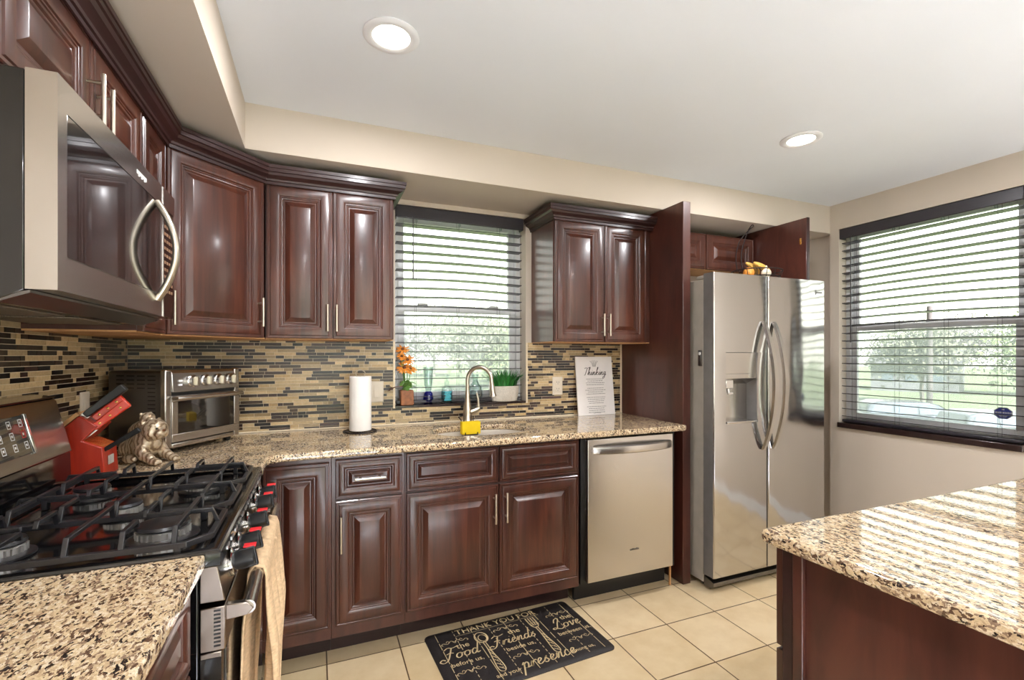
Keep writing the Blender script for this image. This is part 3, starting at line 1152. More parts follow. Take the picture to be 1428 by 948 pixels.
CT0, CT1 = 0.8825, 0.914
sink_cx, sink_cy, sink_rx, sink_ry = 1.62, -0.335, 0.250, 0.165
def superell(cx, cy, rx, ry, e=0.72, n=48):
    out = []
    for i in range(n):
        a = 2 * PI * i / n
        c, s = math.cos(a), math.sin(a)
        out.append((cx + rx * math.copysign(abs(c) ** e, c), cy + ry * math.copysign(abs(s) ** e, s)))
    return out
hole = superell(sink_cx, sink_cy, sink_rx, sink_ry)
outl = [(0.006, -0.009), (0.006, -0.846), (0.620, -0.846)] + [(0.640, -0.835), (0.640, -0.695)] + arc(0.705, -0.695, 0.065, 180, 90)[1:] + [(2.72, -0.630), (2.7405, -0.615), (2.7405, -0.009)]
tag(slab_with_holes('countertop', outl, [hole], CT0, CT1, M['granite'], 0.008), 'long speckled granite counter under the sink window with the sink cut out', 'counter')
tag(slab_with_holes('countertop', [(0.006, -2.68), (0.612, -2.68), (0.612, -1.616), (0.006, -1.616)], [], CT0, CT1, M['granite'], 0.006), 'near granite counter piece in the lower left on the camera side of the range', 'counter')

# undermount sink
s = thing('kitchen_sink', 'beige undermount sink below the faucet in the granite counter', 'sink', (sink_cx, sink_cy, CT0 - 0.19))
bm = bm_new()
rings = []
for (k, z) in [(1.10, CT0 - 0.001), (1.03, CT0 - 0.002), (1.02, CT0 - 0.02), (0.98, CT0 - 0.12), (0.90, CT0 - 0.165), (0.70, CT0 - 0.18), (0.15, CT0 - 0.186)]:
    rings.append([bm.verts.new((x, y, z)) for x, y in superell(sink_cx, sink_cy, sink_rx * k, sink_ry * k)])
for a, b in zip(rings, rings[1:]):
    for i in range(48):
        bm.faces.new([a[i], b[i], b[(i + 1) % 48], a[(i + 1) % 48]])
bm.faces.new(rings[-1][::-1])
bmesh.ops.recalc_face_normals(bm, faces=bm.faces)
bmesh.ops.reverse_faces(bm, faces=bm.faces)
o = obj('basin', bm, mat('beige_sink', (206, 196, 182), 0.3, var=0.03), s)
md = o.modifiers.new('solid', 'SOLIDIFY')
md.thickness = 0.003
part('drain', lambda b: add_lathe(b, [(0, 0), (0.035, 0), (0.04, 0.003), (0.03, 0.004), (0, 0.002)], (sink_cx, sink_cy, CT0 - 0.1855), 24), M['chrome'], s)

# faucet
fx, fy = 1.613, -0.105
f = thing('faucet', 'brushed nickel gooseneck faucet with side lever behind the sink', 'faucet', (fx, fy, CT1))
part('base', lambda b: add_lathe(b, [(0.030, 0), (0.030, 0.006), (0.026, 0.012), (0.024, 0.06), (0.022, 0.10), (0.015, 0.15), (0.0125, 0.19), (0.0, 0.19)], (fx, fy, CT1), 28), M['nickel'], f)
sp = [(fx, fy, CT1 + 0.18), (fx, fy, CT1 + 0.25)] + [(fx + 0.058 - 0.058 * math.cos(a), fy - (0.058 - 0.058 * math.cos(a)) * 0.75, CT1 + 0.25 + 0.075 * math.sin(a)) for a in [PI * k / 12 for k in range(1, 12)]] + [(fx + 0.117, fy - 0.090, CT1 + 0.215)]
part('spout', lambda b: add_tube(b, sp, 0.0115, 16), M['nickel'], f)
part('spray_head', lambda b: add_tube(b, [(fx + 0.1165, fy - 0.089, CT1 + 0.232), (fx + 0.119, fy - 0.091, CT1 + 0.190), (fx + 0.122, fy - 0.094, CT1 + 0.160)], [0.0125, 0.015, 0.020], 16), M['nickel'], f)
part('lever', lambda b: (add_tube(b, [(fx + 0.015, fy, CT1 + 0.065), (fx + 0.050, fy - 0.006, CT1 + 0.078), (fx + 0.070, fy - 0.010, CT1 + 0.090)], [0.016, 0.017, 0.012], 14),
                         add_tube(b, [(fx + 0.064, fy - 0.009, CT1 + 0.088), (fx + 0.062, fy - 0.010, CT1 + 0.14), (fx + 0.052, fy - 0.010, CT1 + 0.178)], [0.008, 0.006, 0.005], 12)), M['nickel'], f)

# sponge in a wire caddy hung from the faucet
s = thing('sponge_holder', 'black wire sponge holder hooked around the faucet base', 'holder', (1.597, -0.225, 0.87))
bm = bm_new()
for x in (1.562, 1.632):
    add_tube(bm, [(x - 0.01 if x < 1.6 else x + 0.01, fy - 0.028, CT1 + 0.045), (x, -0.150, CT1 + 0.030), (x, -0.178, CT1 + 0.004), (x, -0.186, 0.872), (x, -0.232, 0.870), (x, -0.238, 0.885)], 0.0028, 8)
add_tube(bm, [(1.552, fy - 0.028, CT1 + 0.045), (fx - 0.0, fy + 0.032, CT1 + 0.045), (1.642, fy - 0.028, CT1 + 0.045)], 0.0028, 8)
for y, z in ((-0.232, 0.870), (-0.2095, 0.8705), (-0.186, 0.872)):
    add_tube(bm, [(1.562, y, z), (1.632, y, z)], 0.0022, 8)
obj('wire_frame', bm, M['wire'], s)
tag(boxpart('sponge', (1.545, 1.650, -0.232, -0.192, 0.874, 0.942), M['yellow'], None, 0.002), 'yellow sponge standing in front of the faucet', 'sponge')

# ------------------------------------------------------------------ dishwasher
d = thing('dishwasher', 'stainless dishwasher with curved bar handle next to the fridge panel', 'dishwasher', (2.37, -0.3, 0))
boxpart('body', (2.080, 2.690, -0.575, -0.02, 0.115, 0.874), M['black'], d)
boxpart('toe_kick', (2.085, 2.685, -0.50, -0.48, 0.0, 0.115), M['black'], d)
bm = bm_new()
add_prism(bm, [(2.096, -0.620), (2.098, -0.622), (2.640, -0.622), (2.645, -0.617), (2.645, -0.5765), (2.096, -0.5765)], 'z', 0.140, 0.872)
obj('door', bm, M['steel_x'], d, 0.003)
bm = bm_new()
n = 18
rings = []
for i in range(n + 1):
    a = i / n
    x = 2.122 + 0.502 * a
    b = math.sin(PI * a) ** 0.6 if 0 < a < 1 else 0
    y = -0.6215 - 0.042 * b
    rings.append([bm.verts.new((x, y + o2, 0.818 + q)) for o2, q in ((0.0, -0.022), (-0.010, -0.016), (-0.012, 0.0), (-0.010, 0.016), (0.0, 0.022))])
for a, b in zip(rings, rings[1:]):
    for k in range(5):
        bm.faces.new([a[k], a[(k + 1) % 5], b[(k + 1) % 5], b[k]])
bm.faces.new(rings[0][::-1])
bm.faces.new(rings[-1])
bmesh.ops.recalc_face_normals(bm, faces=bm.faces)
obj('handle', bm, M['steel_x'], d)
bm = bm_new()
for k, (x, w) in enumerate([(2.355, .012), (2.369, .009), (2.380, .012), (2.394, .008), (2.405, .006)]):
    add_box(bm, x, x + w, -0.6228, -0.6221, 0.268, 0.276 + 0.003 * (k % 2))
obj('badge', bm, M['darksteel'], d)
tag(boxpart('wood_strip', (2.668, 2.677, -0.565, -0.556, 0.0, 0.115), M['birch'], None), 'thin tan strip standing on the floor between dishwasher and tall panel', 'strip')

# ------------------------------------------------------------------ refrigerator
FX0, FX1, FY = 2.828, 3.692, -0.742
r = thing('refrigerator', 'stainless side-by-side refrigerator with ice and water dispenser', 'refrigerator', (3.26, -0.35, 0))
boxpart('body', (FX0, FX1, -0.655, -0.03, 0.03, 1.735), M['greypaint'], r, 0.004)
part('base_grille', lambda b: (add_prism(b, [(-0.655, 0.012), (-0.70, 0.012), (-0.725, 0.03), (-0.725, 0.05), (-0.655, 0.07)], 'x', FX0 + 0.004, FX1 - 0.004),
                               [add_box(b, FX0 + 0.08 + k * 0.05, FX0 + 0.11 + k * 0.05, -0.7265, -0.725, 0.033, 0.043) for k in range(14)]), M['darksteel'], r, 0.002)
for k in (0, 1):
    part('hinge_cover', lambda b: add_box(b, (FX0 if k == 0 else FX1 - 0.08), (FX0 + 0.08 if k == 0 else FX1), -0.70, -0.60, 1.737, 1.757), M['greypaint'], r, 0.006)
for k in (0, 1):
    part('foot', lambda b: add_lathe(b, [(0.022, 0), (0.022, 0.012), (0.012, 0.03)], ((FX0 + 0.05 if k == 0 else FX1 - 0.05), -0.62, 0.0), 14), M['black'], r)


def fridge_door(x0, x1):
    """door with softly rounded vertical edges"""
    rr = 0.008
    pts = [(x0, -0.668)] + [(x0 + rr - rr * math.cos(a), FY + rr - rr * math.sin(a)) for a in [k * PI / 10 for k in range(6)]] + \
          [(x1 - rr + rr * math.sin(a), FY + rr - rr * math.cos(a)) for a in [k * PI / 10 for k in range(6)]] + [(x1, -0.668)]
    return pts


def side_faces(bm):
    bm.normal_update()
    for f in bm.faces:
        if abs(f.normal.y) < 0.3:
            c = f.calc_center_median()
            f.material_index = 2 if (abs(c.x - XG) < 0.02 and abs(f.normal.x) > 0.5) else 1  # faces at the door gap coloured black to stand for its shade


XG = 3.226
DX0, DX1, DZ0, DZ1 = 2.905, 3.140, 0.925, 1.322
# left (freezer) door is a frame around the dispenser opening
bm = bm_new()
prof = fridge_door(FX0 - 0.012, XG - 0.004)
add_prism(bm, prof, 'z', 0.085, DZ0)
add_prism(bm, prof, 'z', DZ1, 1.762)
def clip(poly, x0, x1):
    return [(min(max(p[0], x0), x1), p[1]) for p in poly]
left = [p for p in prof if p[0] < DX0]
add_prism(bm, [(FX0 - 0.012, -0.668)] + left[1:] + [(DX0, FY), (DX0, -0.668)], 'z', DZ0, DZ1)
right = [p for p in prof if p[0] > DX1]
add_prism(bm, [(DX1, -0.668), (DX1, FY)] + right, 'z', DZ0, DZ1)
bmesh.ops.remove_doubles(bm, verts=bm.verts, dist=0.00005)
side_faces(bm)
ld = obj('freezer_door', bm, [M['fridge'], M['greysteel'], M['black']], r, smooth=30)
bm = bm_new()
add_prism(bm, fridge_door(XG + 0.004, FX1 + 0.022), 'z', 0.085, 1.762)
side_faces(bm)
rd = obj('fridge_door', bm, [M['fridge'], M['greysteel'], M['black']], r, smooth=30)
boxpart('door_gasket', (FX0 + 0.004, FX1 - 0.004, -0.667, -0.6565, 0.09, 1.75), M['black'], r)
# dispenser
dp = boxpart('dispenser_panel', (DX0 + 0.001, DX1 - 0.001, FY + 0.003, FY + 0.02, 1.202, DZ1 - 0.001), M['steel_h'], ld, 0.002)
bm = bm_new()
add_box(bm, DX0 + 0.001, DX1 - 0.001, -0.672, -0.668, DZ0, 1.202)
add_prism(bm, [(FY + 0.003, 1.176), (FY + 0.003, 1.202), (-0.668, 1.202), (-0.668, 1.140)], 'x', DX0 + 0.001, DX1 - 0.001)
obj('dispenser_recess', bm, M['steel'], ld, 0.001)
part('drip_tray', lambda b: add_box(b, DX0 + 0.006, DX1 - 0.006, FY - 0.004, -0.673, DZ0 - 0.0, DZ0 + 0.012), M['steel_h'], ld, 0.003)
part('water_nozzle', lambda b: (add_box(b, DX0 + 0.03, DX0 + 0.085, -0.715, -0.674, 1.120, 1.172), add_tube(b, [(DX0 + 0.058, -0.70, 1.12), (DX0 + 0.058, -0.706, 1.085)], 0.010, 12),
                                add_box(b, DX0 + 0.04, DX0 + 0.078, -0.722, -0.714, 1.085, 1.100)), M['chrome'], ld, 0.003)


def fridge_handle(x, sgn):
    bm = bm_new()
    n = 24
    rings = []
    for i in range(n + 1):
        a = i / n
        z = 0.765 + 0.735 * a
        bow = math.sin(PI * a) ** 0.8 if 0 < a < 1 else 0
        y = FY + 0.002 - 0.072 * bow
        xx = x + sgn * 0.018 * bow
        wv = 0.012 + 0.009 * bow
        rings.append([bm.verts.new((xx - wv, y, z)), bm.verts.new((xx - wv * 0.7, y - 0.014, z)), bm.verts.new((xx + wv * 0.7, y - 0.014, z)), bm.verts.new((xx + wv, y, z)), bm.verts.new((xx, y + 0.004, z))])
    for a, b in zip(rings, rings[1:]):
        for k in range(5):
            bm.faces.new([a[k], a[(k + 1) % 5], b[(k + 1) % 5], b[k]])
    bm.faces.new(rings[0][::-1])
    bm.faces.new(rings[-1])
    bmesh.ops.recalc_face_normals(bm, faces=bm.faces)
    return bm


obj('handle', fridge_handle(3.186, 0.6), M['steel'], ld, smooth=50)
obj('handle', fridge_handle(3.268, 0.6), M['steel'], rd, smooth=50)
bm = bm_new()
add_box(bm, 3.630, 3.636, FY - 0.002, FY - 0.0003, 1.675, 1.705)
add_box(bm, 3.640, 3.690, FY - 0.0015, FY - 0.0003, 1.684, 1.694)
obj('badge', bm, M['darksteel'], rd)
t = thing('hanging_clip', 'small dark clip hung on the left side of the fridge', 'clip', (FX0 - 0.005, -0.64, 1.28))
boxpart('plate', (FX0 - 0.010, FX0 - 0.001, -0.648, -0.622, 1.245, 1.335), M['darksteel'], t, 0.004)
part('dial', lambda b: add_ball(b, (FX0 - 0.010, -0.636, 1.315), (0.004, 0.009, 0.009)), M['whitemark'], t)

# wire fruit basket with banana hook on top of the fridge
bx, by, bz = 3.46, -0.47, 1.737
t = thing('fruit_basket', 'dark wire fruit basket with a tall hook on top of the fridge', 'basket', (bx, by, bz))
bm = bm_new()
for rr, z in ((0.07, 0.006), (0.10, 0.035), (0.125, 0.07), (0.14, 0.112)):
    add_tube(bm, [(bx + rr * 1.15 * math.cos(a), by + rr * math.sin(a), bz + z) for a in [2 * PI * k / 28 for k in range(28)]], 0.0035, 6, closed=True)
for k in range(16):
    a = 2 * PI * k / 16
    add_tube(bm, [(bx + q * 1.15 * math.cos(a), by + q * math.sin(a), bz + z) for q, z in ((0.0, 0.004), (0.07, 0.006), (0.10, 0.035), (0.125, 0.07), (0.14, 0.112))], 0.002, 6)
obj('wire_bowl', bm, M['wire'], t)
part('banana_hook', lambda b: [add_tube(b, catmull([(bx - 0.150, by + dy, bz + 0.115), (bx - 0.160, by + dy, bz + 0.20), (bx - 0.130, by + dy, bz + 0.30), (bx - 0.07, by, bz + 0.375), (bx - 0.03, by, bz + 0.405), (bx - 0.045, by, bz + 0.41), (bx - 0.075, by, bz + 0.375)], 5), 0.003, 8) for dy in (-0.02, 0.02)], M['wire'], t)
def banana(i, a, z, yaw):
    bm = bm_new()
    pts = [(-0.085, 0.03, 0.012), (-0.05, 0.006, 0.004), (0.0, -0.004, 0.0), (0.05, 0.006, 0.004), (0.085, 0.03, 0.014), (0.10, 0.042, 0.022)]
    mtx = Matrix.Translation((bx + a[0], by + a[1], bz + z)) @ Matrix.Rotation(yaw, 4, 'Z') @ Matrix.Rotation(0.35, 4, 'Y')
    add_tube(bm, [mtx @ p for p in catmull(pts, 4)], [0.006 + 0.012 * math.sin(PI * min(1, k / 18)) ** 0.6 for k in range(21)], 10)
    return obj('banana', bm, M['banana'])
tag(banana(0, (0.03, -0.035), 0.125, 0.15), 'yellow banana lying across the front of the fruit basket', 'banana')
tag(banana(1, (0.01, 0.02), 0.128, 0.35), 'yellow banana lying behind in the fruit basket, tip up', 'banana')
bm = bm_new()
add_ball(bm, (bx - 0.095, by - 0.02, bz + 0.095), 0.034)
tag(obj('orange', bm, M['bread']), 'orange fruit at the left end of the fruit basket', 'fruit')
bm = bm_new()
add_ball(bm, (bx - 0.02, by - 0.085, bz + 0.088), (0.032, 0.028, 0.028))
add_tube(bm, [(bx - 0.02, by - 0.085, bz + 0.11), (bx - 0.018, by - 0.085, bz + 0.135)], [0.010, 0.004], 8)
tag(obj('garlic_bulb', bm, M['garlic']), 'pale garlic bulb in the middle of the fruit basket', 'garlic')

# ------------------------------------------------------------------ gas range
YA, YB = -1.608, -0.853
g = thing('gas_range', 'black and stainless gas range with red-marked knobs', 'range', (0.32, -1.23, 0))
boxpart('body', (0.03, 0.600, YA, YB, 0.03, 0.884), M['blackgloss'], g, 0.003)
bm = bm_new()
# cooktop with raised rim
def cook_ring(dx, z):
    return [bm.verts.new(p) for p in [(0.115 + dx, YA - 0.004 + dx, z), (0.640 - dx * 1.6, YA - 0.004 + dx, z), (0.640 - dx * 1.6, YB + 0.004 - dx, z), (0.115 + dx, YB + 0.004 - dx, z)]]
rg = [cook_ring(0, 0.885), cook_ring(0, 0.912), cook_ring(0.004, 0.9185), cook_ring(0.018, 0.9195), cook_ring(0.024, 0.914), cook_ring(0.032, 0.905)]
bm.faces.new(rg[0][::-1])
for a, b in zip(rg, rg[1:]):
    for i in range(4):
        bm.faces.new([a[i], a[(i + 1) % 4], b[(i + 1) % 4], b[i]])
bm.faces.new(rg[-1])
bmesh.ops.recalc_face_normals(bm, faces=bm.faces)
obj('cooktop', bm, M['blackgloss'], g, 0.002)
# back guard
part('back_riser', lambda b: add_prism(b, [(0.03, 0.885), (0.122, 0.885), (0.118, 1.012), (0.03, 1.012)], 'y', YA, YB), M['blackgloss'], g, 0.003)
bg = part('back_guard', lambda b: add_prism(b, [(0.03, 1.014), (0.124, 1.014), (0.120, 1.022), (0.085, 1.168), (0.078, 1.176), (0.03, 1.178)], 'y', YA, YB), M['steel_h'], g, 0.003)
part('back_guard_cap', lambda b: add_prism(b, [(0.028, 1.178), (0.080, 1.176), (0.083, 1.182), (0.028, 1.190)], 'y', YA, YB), M['blackgloss'], g, 0.002)
def onguard(t, off=0.0):
    """point on sloped face: t 0..1 bottom to top"""
    return (0.120 - 0.035 * t + 0.9725 * off, 1.022 + 0.146 * t + 0.233 * off)
def guard_patch(b, y0, y1, t0, t1, off0, off1, mi=0):
    p = [onguard(t0, off0), onguard(t1, off0), onguard(t1, off1), onguard(t0, off1)]
    add_prism(b, p, 'y', y0, y1, mi)
dsp = part('display', lambda b: guard_patch(b, YA + 0.16, -1.055, 0.16, 0.86, 0.0003, 0.003), M['blackglass'], bg, 0.001)
part('display_edge', lambda b: guard_patch(b, -1.053, -1.042, 0.14, 0.88, 0.0003, 0.006), M['chrome'], bg, 0.002)
for j, (t0, mi) in enumerate(((0.66, 0), (0.46, 1), (0.26, 0))):
    for k in range(5):
        bm = bm_new()
        y1 = -1.066 - k * 0.05
        for e in (0, 1):
            guard_patch(bm, y1 - 0.016, y1, t0 + 0.12 * e, t0 + 0.12 * e + 0.014, 0.003, 0.0034, 1 if (mi and k == 0) else 0)
            guard_patch(bm, y1 - 0.016 + 0.0145 * e, y1 - 0.0145 * (1 - e), t0, t0 + 0.13, 0.003, 0.0034, 1 if (mi and k == 0) else 0)
        guard_patch(bm, y1 - 0.011, y1 - 0.005, t0 + 0.05, t0 + 0.09, 0.003, 0.0034, 0)
        obj('button_print', bm, [M['whitemark'], M['redmark']], bg)
# control panel and knobs
cp = part('control_panel', lambda b: add_prism(b, [(0.602, 0.812), (0.646, 0.812), (0.632, 0.884), (0.602, 0.884)], 'y', YA + 0.001, YB - 0.001), M['range_steel'], g, 0.002)
for k in range(12):
    part('vent_slot', lambda b: add_box(b, 0.6405, 0.6415, YA + 0.06 + k * 0.055, YA + 0.09 + k * 0.055, 0.893, 0.900), M['alu'], g)
nx = Vector((0.981, 0, 0.191))
for ky in (-1.497, -1.392, -1.232, -1.062, -0.955):
    c = Vector((0.640, ky, 0.846))
    rot = nx.to_track_quat('Z', 'Y').to_matrix().to_4x4()
    bm = bm_new()
    add_lathe(bm, [(0.030, 0.0), (0.030, 0.006), (0.024, 0.010), (0.0, 0.010)], seg=24)
    bm.transform(Matrix.Translation(c) @ rot)
    kb = obj('knob', bm, M['chrome'], g)
    bm = bm_new()
    add_lathe(bm, [(0.020, 0.010), (0.0215, 0.018), (0.0205, 0.046), (0.018, 0.049), (0.0, 0.049)], seg=24)
    add_box(bm, -0.006, 0.006, -0.0225, 0.0225, 0.018, 0.0515)
    bm.transform(Matrix.Translation(c) @ rot)
    obj('grip', bm, M['black'], kb, 0.001)
    bm = bm_new()
    add_box(bm, 0.642 + 0.022, 0.642 + 0.047, ky - 0.005, ky + 0.016, 0.8745, 0.8785)
    obj('red_mark', bm, M['redmark'], kb, 0.001)
# door, window, handle, drawer
od = part('oven_door', lambda b: (add_box(b, 0.602, 0.646, YA + 0.002, YB - 0.002, 0.713, 0.801), add_box(b, 0.602, 0.640, YA + 0.002, YB - 0.002, 0.195, 0.711)), M['range_steel'], g, 0.002)
part('door_window', lambda b: add_box(b, 0.640, 0.6435, YA + 0.03, YB - 0.03, 0.22, 0.705), M['blackglass'], od, 0.001)
part('vent_holes', lambda b: [add_box(b, 0.626, 0.638, YA + 0.0012, YA + 0.0022, 0.722 + k * 0.0078, 0.7255 + k * 0.0078) for k in range(10)], M['black'], od)
part('door_side_trim', lambda b: add_box(b, 0.603, 0.639, YA + 0.001, YA + 0.002, 0.2, 0.70), M['blackgloss'], od)
part('storage_drawer', lambda b: add_box(b, 0.602, 0.642, YA + 0.002, YB - 0.002, 0.045, 0.188), M['steel_h'], g, 0.003)
hx, hz = 0.684, 0.782
oh = part('handle', lambda b: add_tube(b, [(hx, YA + 0.020, hz), (hx, YB - 0.030, hz)], 0.0145, 20), M['steel'], od)
for y0 in (YA + 0.012, YB - 0.040):
    part('handle_bracket', lambda b: add_prism(b, [(0.645, hz - 0.016), (hx, hz - 0.013), (hx + 0.012, hz), (hx, hz + 0.013), (0.645, hz + 0.016)], 'y', y0, y0 + 0.018), M['range_steel'], od, 0.002)
# burners
for k, (x, y, rad) in enumerate([(0.235, -1.455, 0.040), (0.505, -1.455, 0.050), (0.235, -1.035, 0.040), (0.505, -1.060, 0.046), (0.37, -1.245, 0.038)]):
    bm = bm_new()
    add_lathe(bm, [(rad * 1.35, 0.0), (rad * 1.35, 0.004), (rad * 1.05, 0.008), (0, 0.008)], (x, y, 0.906), 30, 1)
    add_lathe(bm, [(rad * 0.98, 0.006), (rad * 0.98, 0.022), (rad * 0.9, 0.0245), (0, 0.0245)], (x, y, 0.906), 30)
    for q in range(26):
        a = 2 * PI * q / 26
        add_box(bm, x + rad * 0.99 * math.cos(a) - 0.0016, x + rad * 0.99 * math.cos(a) + 0.0016, y + rad * 0.99 * math.sin(a) - 0.0016, y + rad * 0.99 * math.sin(a) + 0.0016, 0.914, 0.927)
    bb = obj('burner', bm, [M['alu'], M['iron']], g)
    part('burner_cap', lambda b: add_lathe(b, [(rad * 0.98, 0.0), (rad * 1.02, 0.003), (rad * 0.96, 0.009), (rad * 0.5, 0.011), (0, 0.011)], (x, y, 0.9305), 30), M['iron'], bb)


def grate(y0, y1):
    bm = bm_new()
    xa, xb, c = 0.155, 0.612, 0.035
    zf, zt = 0.930, 0.962
    add_tube(bm, [(xa, y0, zf), (xb - c, y0, zf), (xb, y0 + c, zf), (xb, y1 - c, zf), (xb - c, y1, zf), (xa, y1, zf)], 0.0085, closed=True, square=True)
    ym = (y0 + y1) / 2
    for i, x in enumerate((0.195, 0.285, 0.385, 0.47, 0.555)):
        lo, hi = y0, y1
        if i in (0, 2, 4):
            add_tube(bm, [(x, lo, zf), (x, lo + 0.012, zt), (x, ym, zt), (x, hi - 0.012, zt), (x, hi, zf)], 0.0065, square=True)
        else:
            for s0, e0 in ((lo, 1), (hi, -1)):
                add_tube(bm, [(x, s0, zf), (x, s0 + e0 * 0.012, zt), (x, s0 + e0 * (y1 - y0) * 0.36, zt), (x, s0 + e0 * (y1 - y0) * 0.38, zt - 0.012)], 0.0065, square=True)
    for x in (xa, xb - 0.02):
        pass
    add_tube(bm, [(xa + 0.0, ym, zf), (xa + 0.012, ym, zt), (0.285 - 0.01, ym, zt)], 0.0065, square=True)
    add_tube(bm, [(xb, ym, zf), (xb - 0.012, ym, zt), (0.47 + 0.01, ym, zt)], 0.0065, square=True)
    for x in (xa + 0.01, xb - 0.05):
        for y in (y0, y1):
            add_box(bm, x - 0.006, x + 0.006, y - 0.006, y + 0.006, 0.906, zf)
    return bm


gw = (YB - YA - 0.03) / 3
for k in range(3):
    obj('grate', grate(YA + 0.018 + k * gw, YA + 0.010 + (k + 1) * gw), M['iron'], g, 0.0012, smooth=30)

# towel over the oven handle
bm = bm_new()
NY, NS = 26, 44
ya, yb = -1.425, -1.030
grid = []
for i in range(NY + 1):
    v = i / NY
    row = []
    for j in range(NS + 1):
        s_ = j / NS
        back_len, top, front_len = 0.38, 0.055, 0.45
        L = s_ * (back_len + top + front_len)
        fold = math.sin(v * PI * 7.0 + 0.6 * math.sin(s_ * 9.0)) * 0.5 + 0.5
        yy = ya + (yb - ya) * v
        if L < back_len:
            h = back_len - L
            x = hx - 0.019 - 0.012 * fold * min(1, h / 0.12)
            z = hz - h
            yy = yy - (0.06 + 0.10 * v) * (h / back_len)
            x = max(x, 0.652)
        elif L < back_len + top:
            a = PI * (L - back_len) / top
            x = hx - 0.0185 * math.cos(a)
            z = hz + 0.0185 * math.sin(a)
        else:
            h = L - back_len - top
            q = h / front_len
            x = hx + 0.019 + 0.030 * fold * min(1, h / 0.18) - 0.006 * q
            z = hz - h * (1 - 0.16 * v)
            yy = yy - (0.04 + 0.33 * v) * q ** 1.25
        row.append(bm.verts.new((x, yy, z + 0.002 * math.sin(v * 60))))
    grid.append(row)
for i in range(NY):
    for j in range(NS):
        bm.faces.new([grid[i][j], grid[i + 1][j], grid[i + 1][j + 1], grid[i][j + 1]])
bmesh.ops.recalc_face_normals(bm, faces=bm.faces)
o = tag(obj('dish_towel', bm, M['towel'], None, smooth=80), 'ribbed beige dish towel hanging over the oven door handle', 'towel')
md = o.modifiers.new('thick', 'SOLIDIFY')
md.thickness = 0.004
md.offset = 0

# ------------------------------------------------------------------ microwave over the range
MZ0, MZ1 = 1.424, 1.816
MYA, MYB = -1.610, -0.864
m = thing('microwave_oven', 'stainless over-the-range microwave with bowed handle', 'microwave', (0.19, -1.237, MZ0))
part('body', lambda b: add_prism(b, [(0.007, MZ0 - 0.022), (0.300, MZ0 - 0.022), (0.338, MZ0 - 0.002), (0.338, MZ1), (0.007, MZ1)], 'y', MYA + 0.004, MYB - 0.004), M['blackgloss'], m, 0.003)
part('grease_filter', lambda b: [add_box(b, 0.06, 0.27, y0, y0 + 0.27, MZ0 - 0.027, MZ0 - 0.022) for y0 in (MYA + 0.06, MYA + 0.40)], mat('filter_mesh', (130, 118, 104), 0.4, 0.7, var=0.3, vscale=(300, 300, 300)), m, 0.002)
# door: stainless frame around a dark glass window
GY0, GY1, GZ0, GZ1 = -1.575, -1.004, 1.488, 1.757
bm = bm_new()
for (y0, y1, z0, z1) in ((MYA, GY0, MZ0, MZ1), (GY0, -0.984, MZ0, GZ0), (GY0, -0.984, GZ1, MZ1), (GY1, -0.984, GZ0, GZ1)):
    add_box(bm, 0.340, 0.385, y0, y1, z0, z1)
bmesh.ops.remove_doubles(bm, verts=bm.verts, dist=0.0001)
md_ = obj('door', bm, M['steel_h'], m)
part('door_window', lambda b: add_box(b, 0.350, 0.3845, GY0 + 0.0005, GY1 - 0.0005, GZ0 + 0.0005, GZ1 - 0.0005), M['blackglass'], md_, 0.0015)
bow = [(0.386, -1.043, 1.468)] + [(0.386 + 0.050 * math.sin(PI * k / 12) ** 0.9, -1.043 - 0.010 * math.sin(PI * k / 12), 1.468 + 0.285 * k / 12) for k in range(1, 12)] + [(0.386, -1.043, 1.753)]
part('handle', lambda b: add_tube(b, catmull(bow, 3), 0.0125, 14, flat=0.75), M['nickel'], md_)
part('badge', lambda b: [add_box(b, 0.3851, 0.3858, -1.205 + k * 0.011, -1.197 + k * 0.011, 1.779 - 0.004 * (k % 2), 1.789) for k in range(7)], M['whitemark'], md_)
cpm = boxpart('control_panel', (0.340, 0.384, -0.981, MYB, MZ0, MZ1), M['blackgloss'], m, 0.002)
part('trim_strip', lambda b: (add_box(b, 0.384, 0.387, -0.983, -0.976, MZ0, MZ1), add_box(b, 0.384, 0.3865, -0.98, MYB, MZ1 - 0.06, MZ1)), M['steel_h'], m)
part('button_print', lambda b: [add_box(b, 0.3841, 0.3847, -0.965 + 0.024 * a, -0.949 + 0.024 * a, 1.50 + 0.022 * k, 1.509 + 0.022 * k) for k in range(11) for a in range(4)], mat('tan_print', (150, 116, 90), 0.5), cpm)
part('vent_strip', lambda b: add_prism(b, [(0.300, MZ0 - 0.024), (0.345, MZ0 - 0.006), (0.345, MZ0 - 0.001), (0.300, MZ0 - 0.012)], 'y', MYA + 0.005, MYB - 0.005), M['darksteel'], m)

# ------------------------------------------------------------------ toaster oven (turned into the corner)
tx, ty, th = 0.268, -0.487, 0.96
W_, D_, Hh = 0.372, 0.292, 0.312
t = thing('toaster_oven', 'stainless toaster oven with four dials in the counter corner', 'toaster oven', (tx, ty, CT1), th)
ZB = 0.022
def tpart(name, builder, m_, parent=None, bevel=0.0, **kw):
    bm = bm_new()
    builder(bm)
    return obj(name, bm, m_, parent or t, bevel, world=False, **kw)
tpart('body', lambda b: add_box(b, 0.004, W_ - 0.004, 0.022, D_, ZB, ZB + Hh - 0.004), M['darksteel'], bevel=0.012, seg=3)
tpart('front_frame', lambda b: [add_box(b, *q) for q in ((0, 0.030, 0.0, 0.026, ZB, ZB + Hh), (W_ - 0.030, W_, 0.0, 0.026, ZB, ZB + Hh), (0.03, W_ - 0.03, 0.0, 0.026, ZB, ZB + 0.020))], M['steel'], bevel=0.006, seg=3)
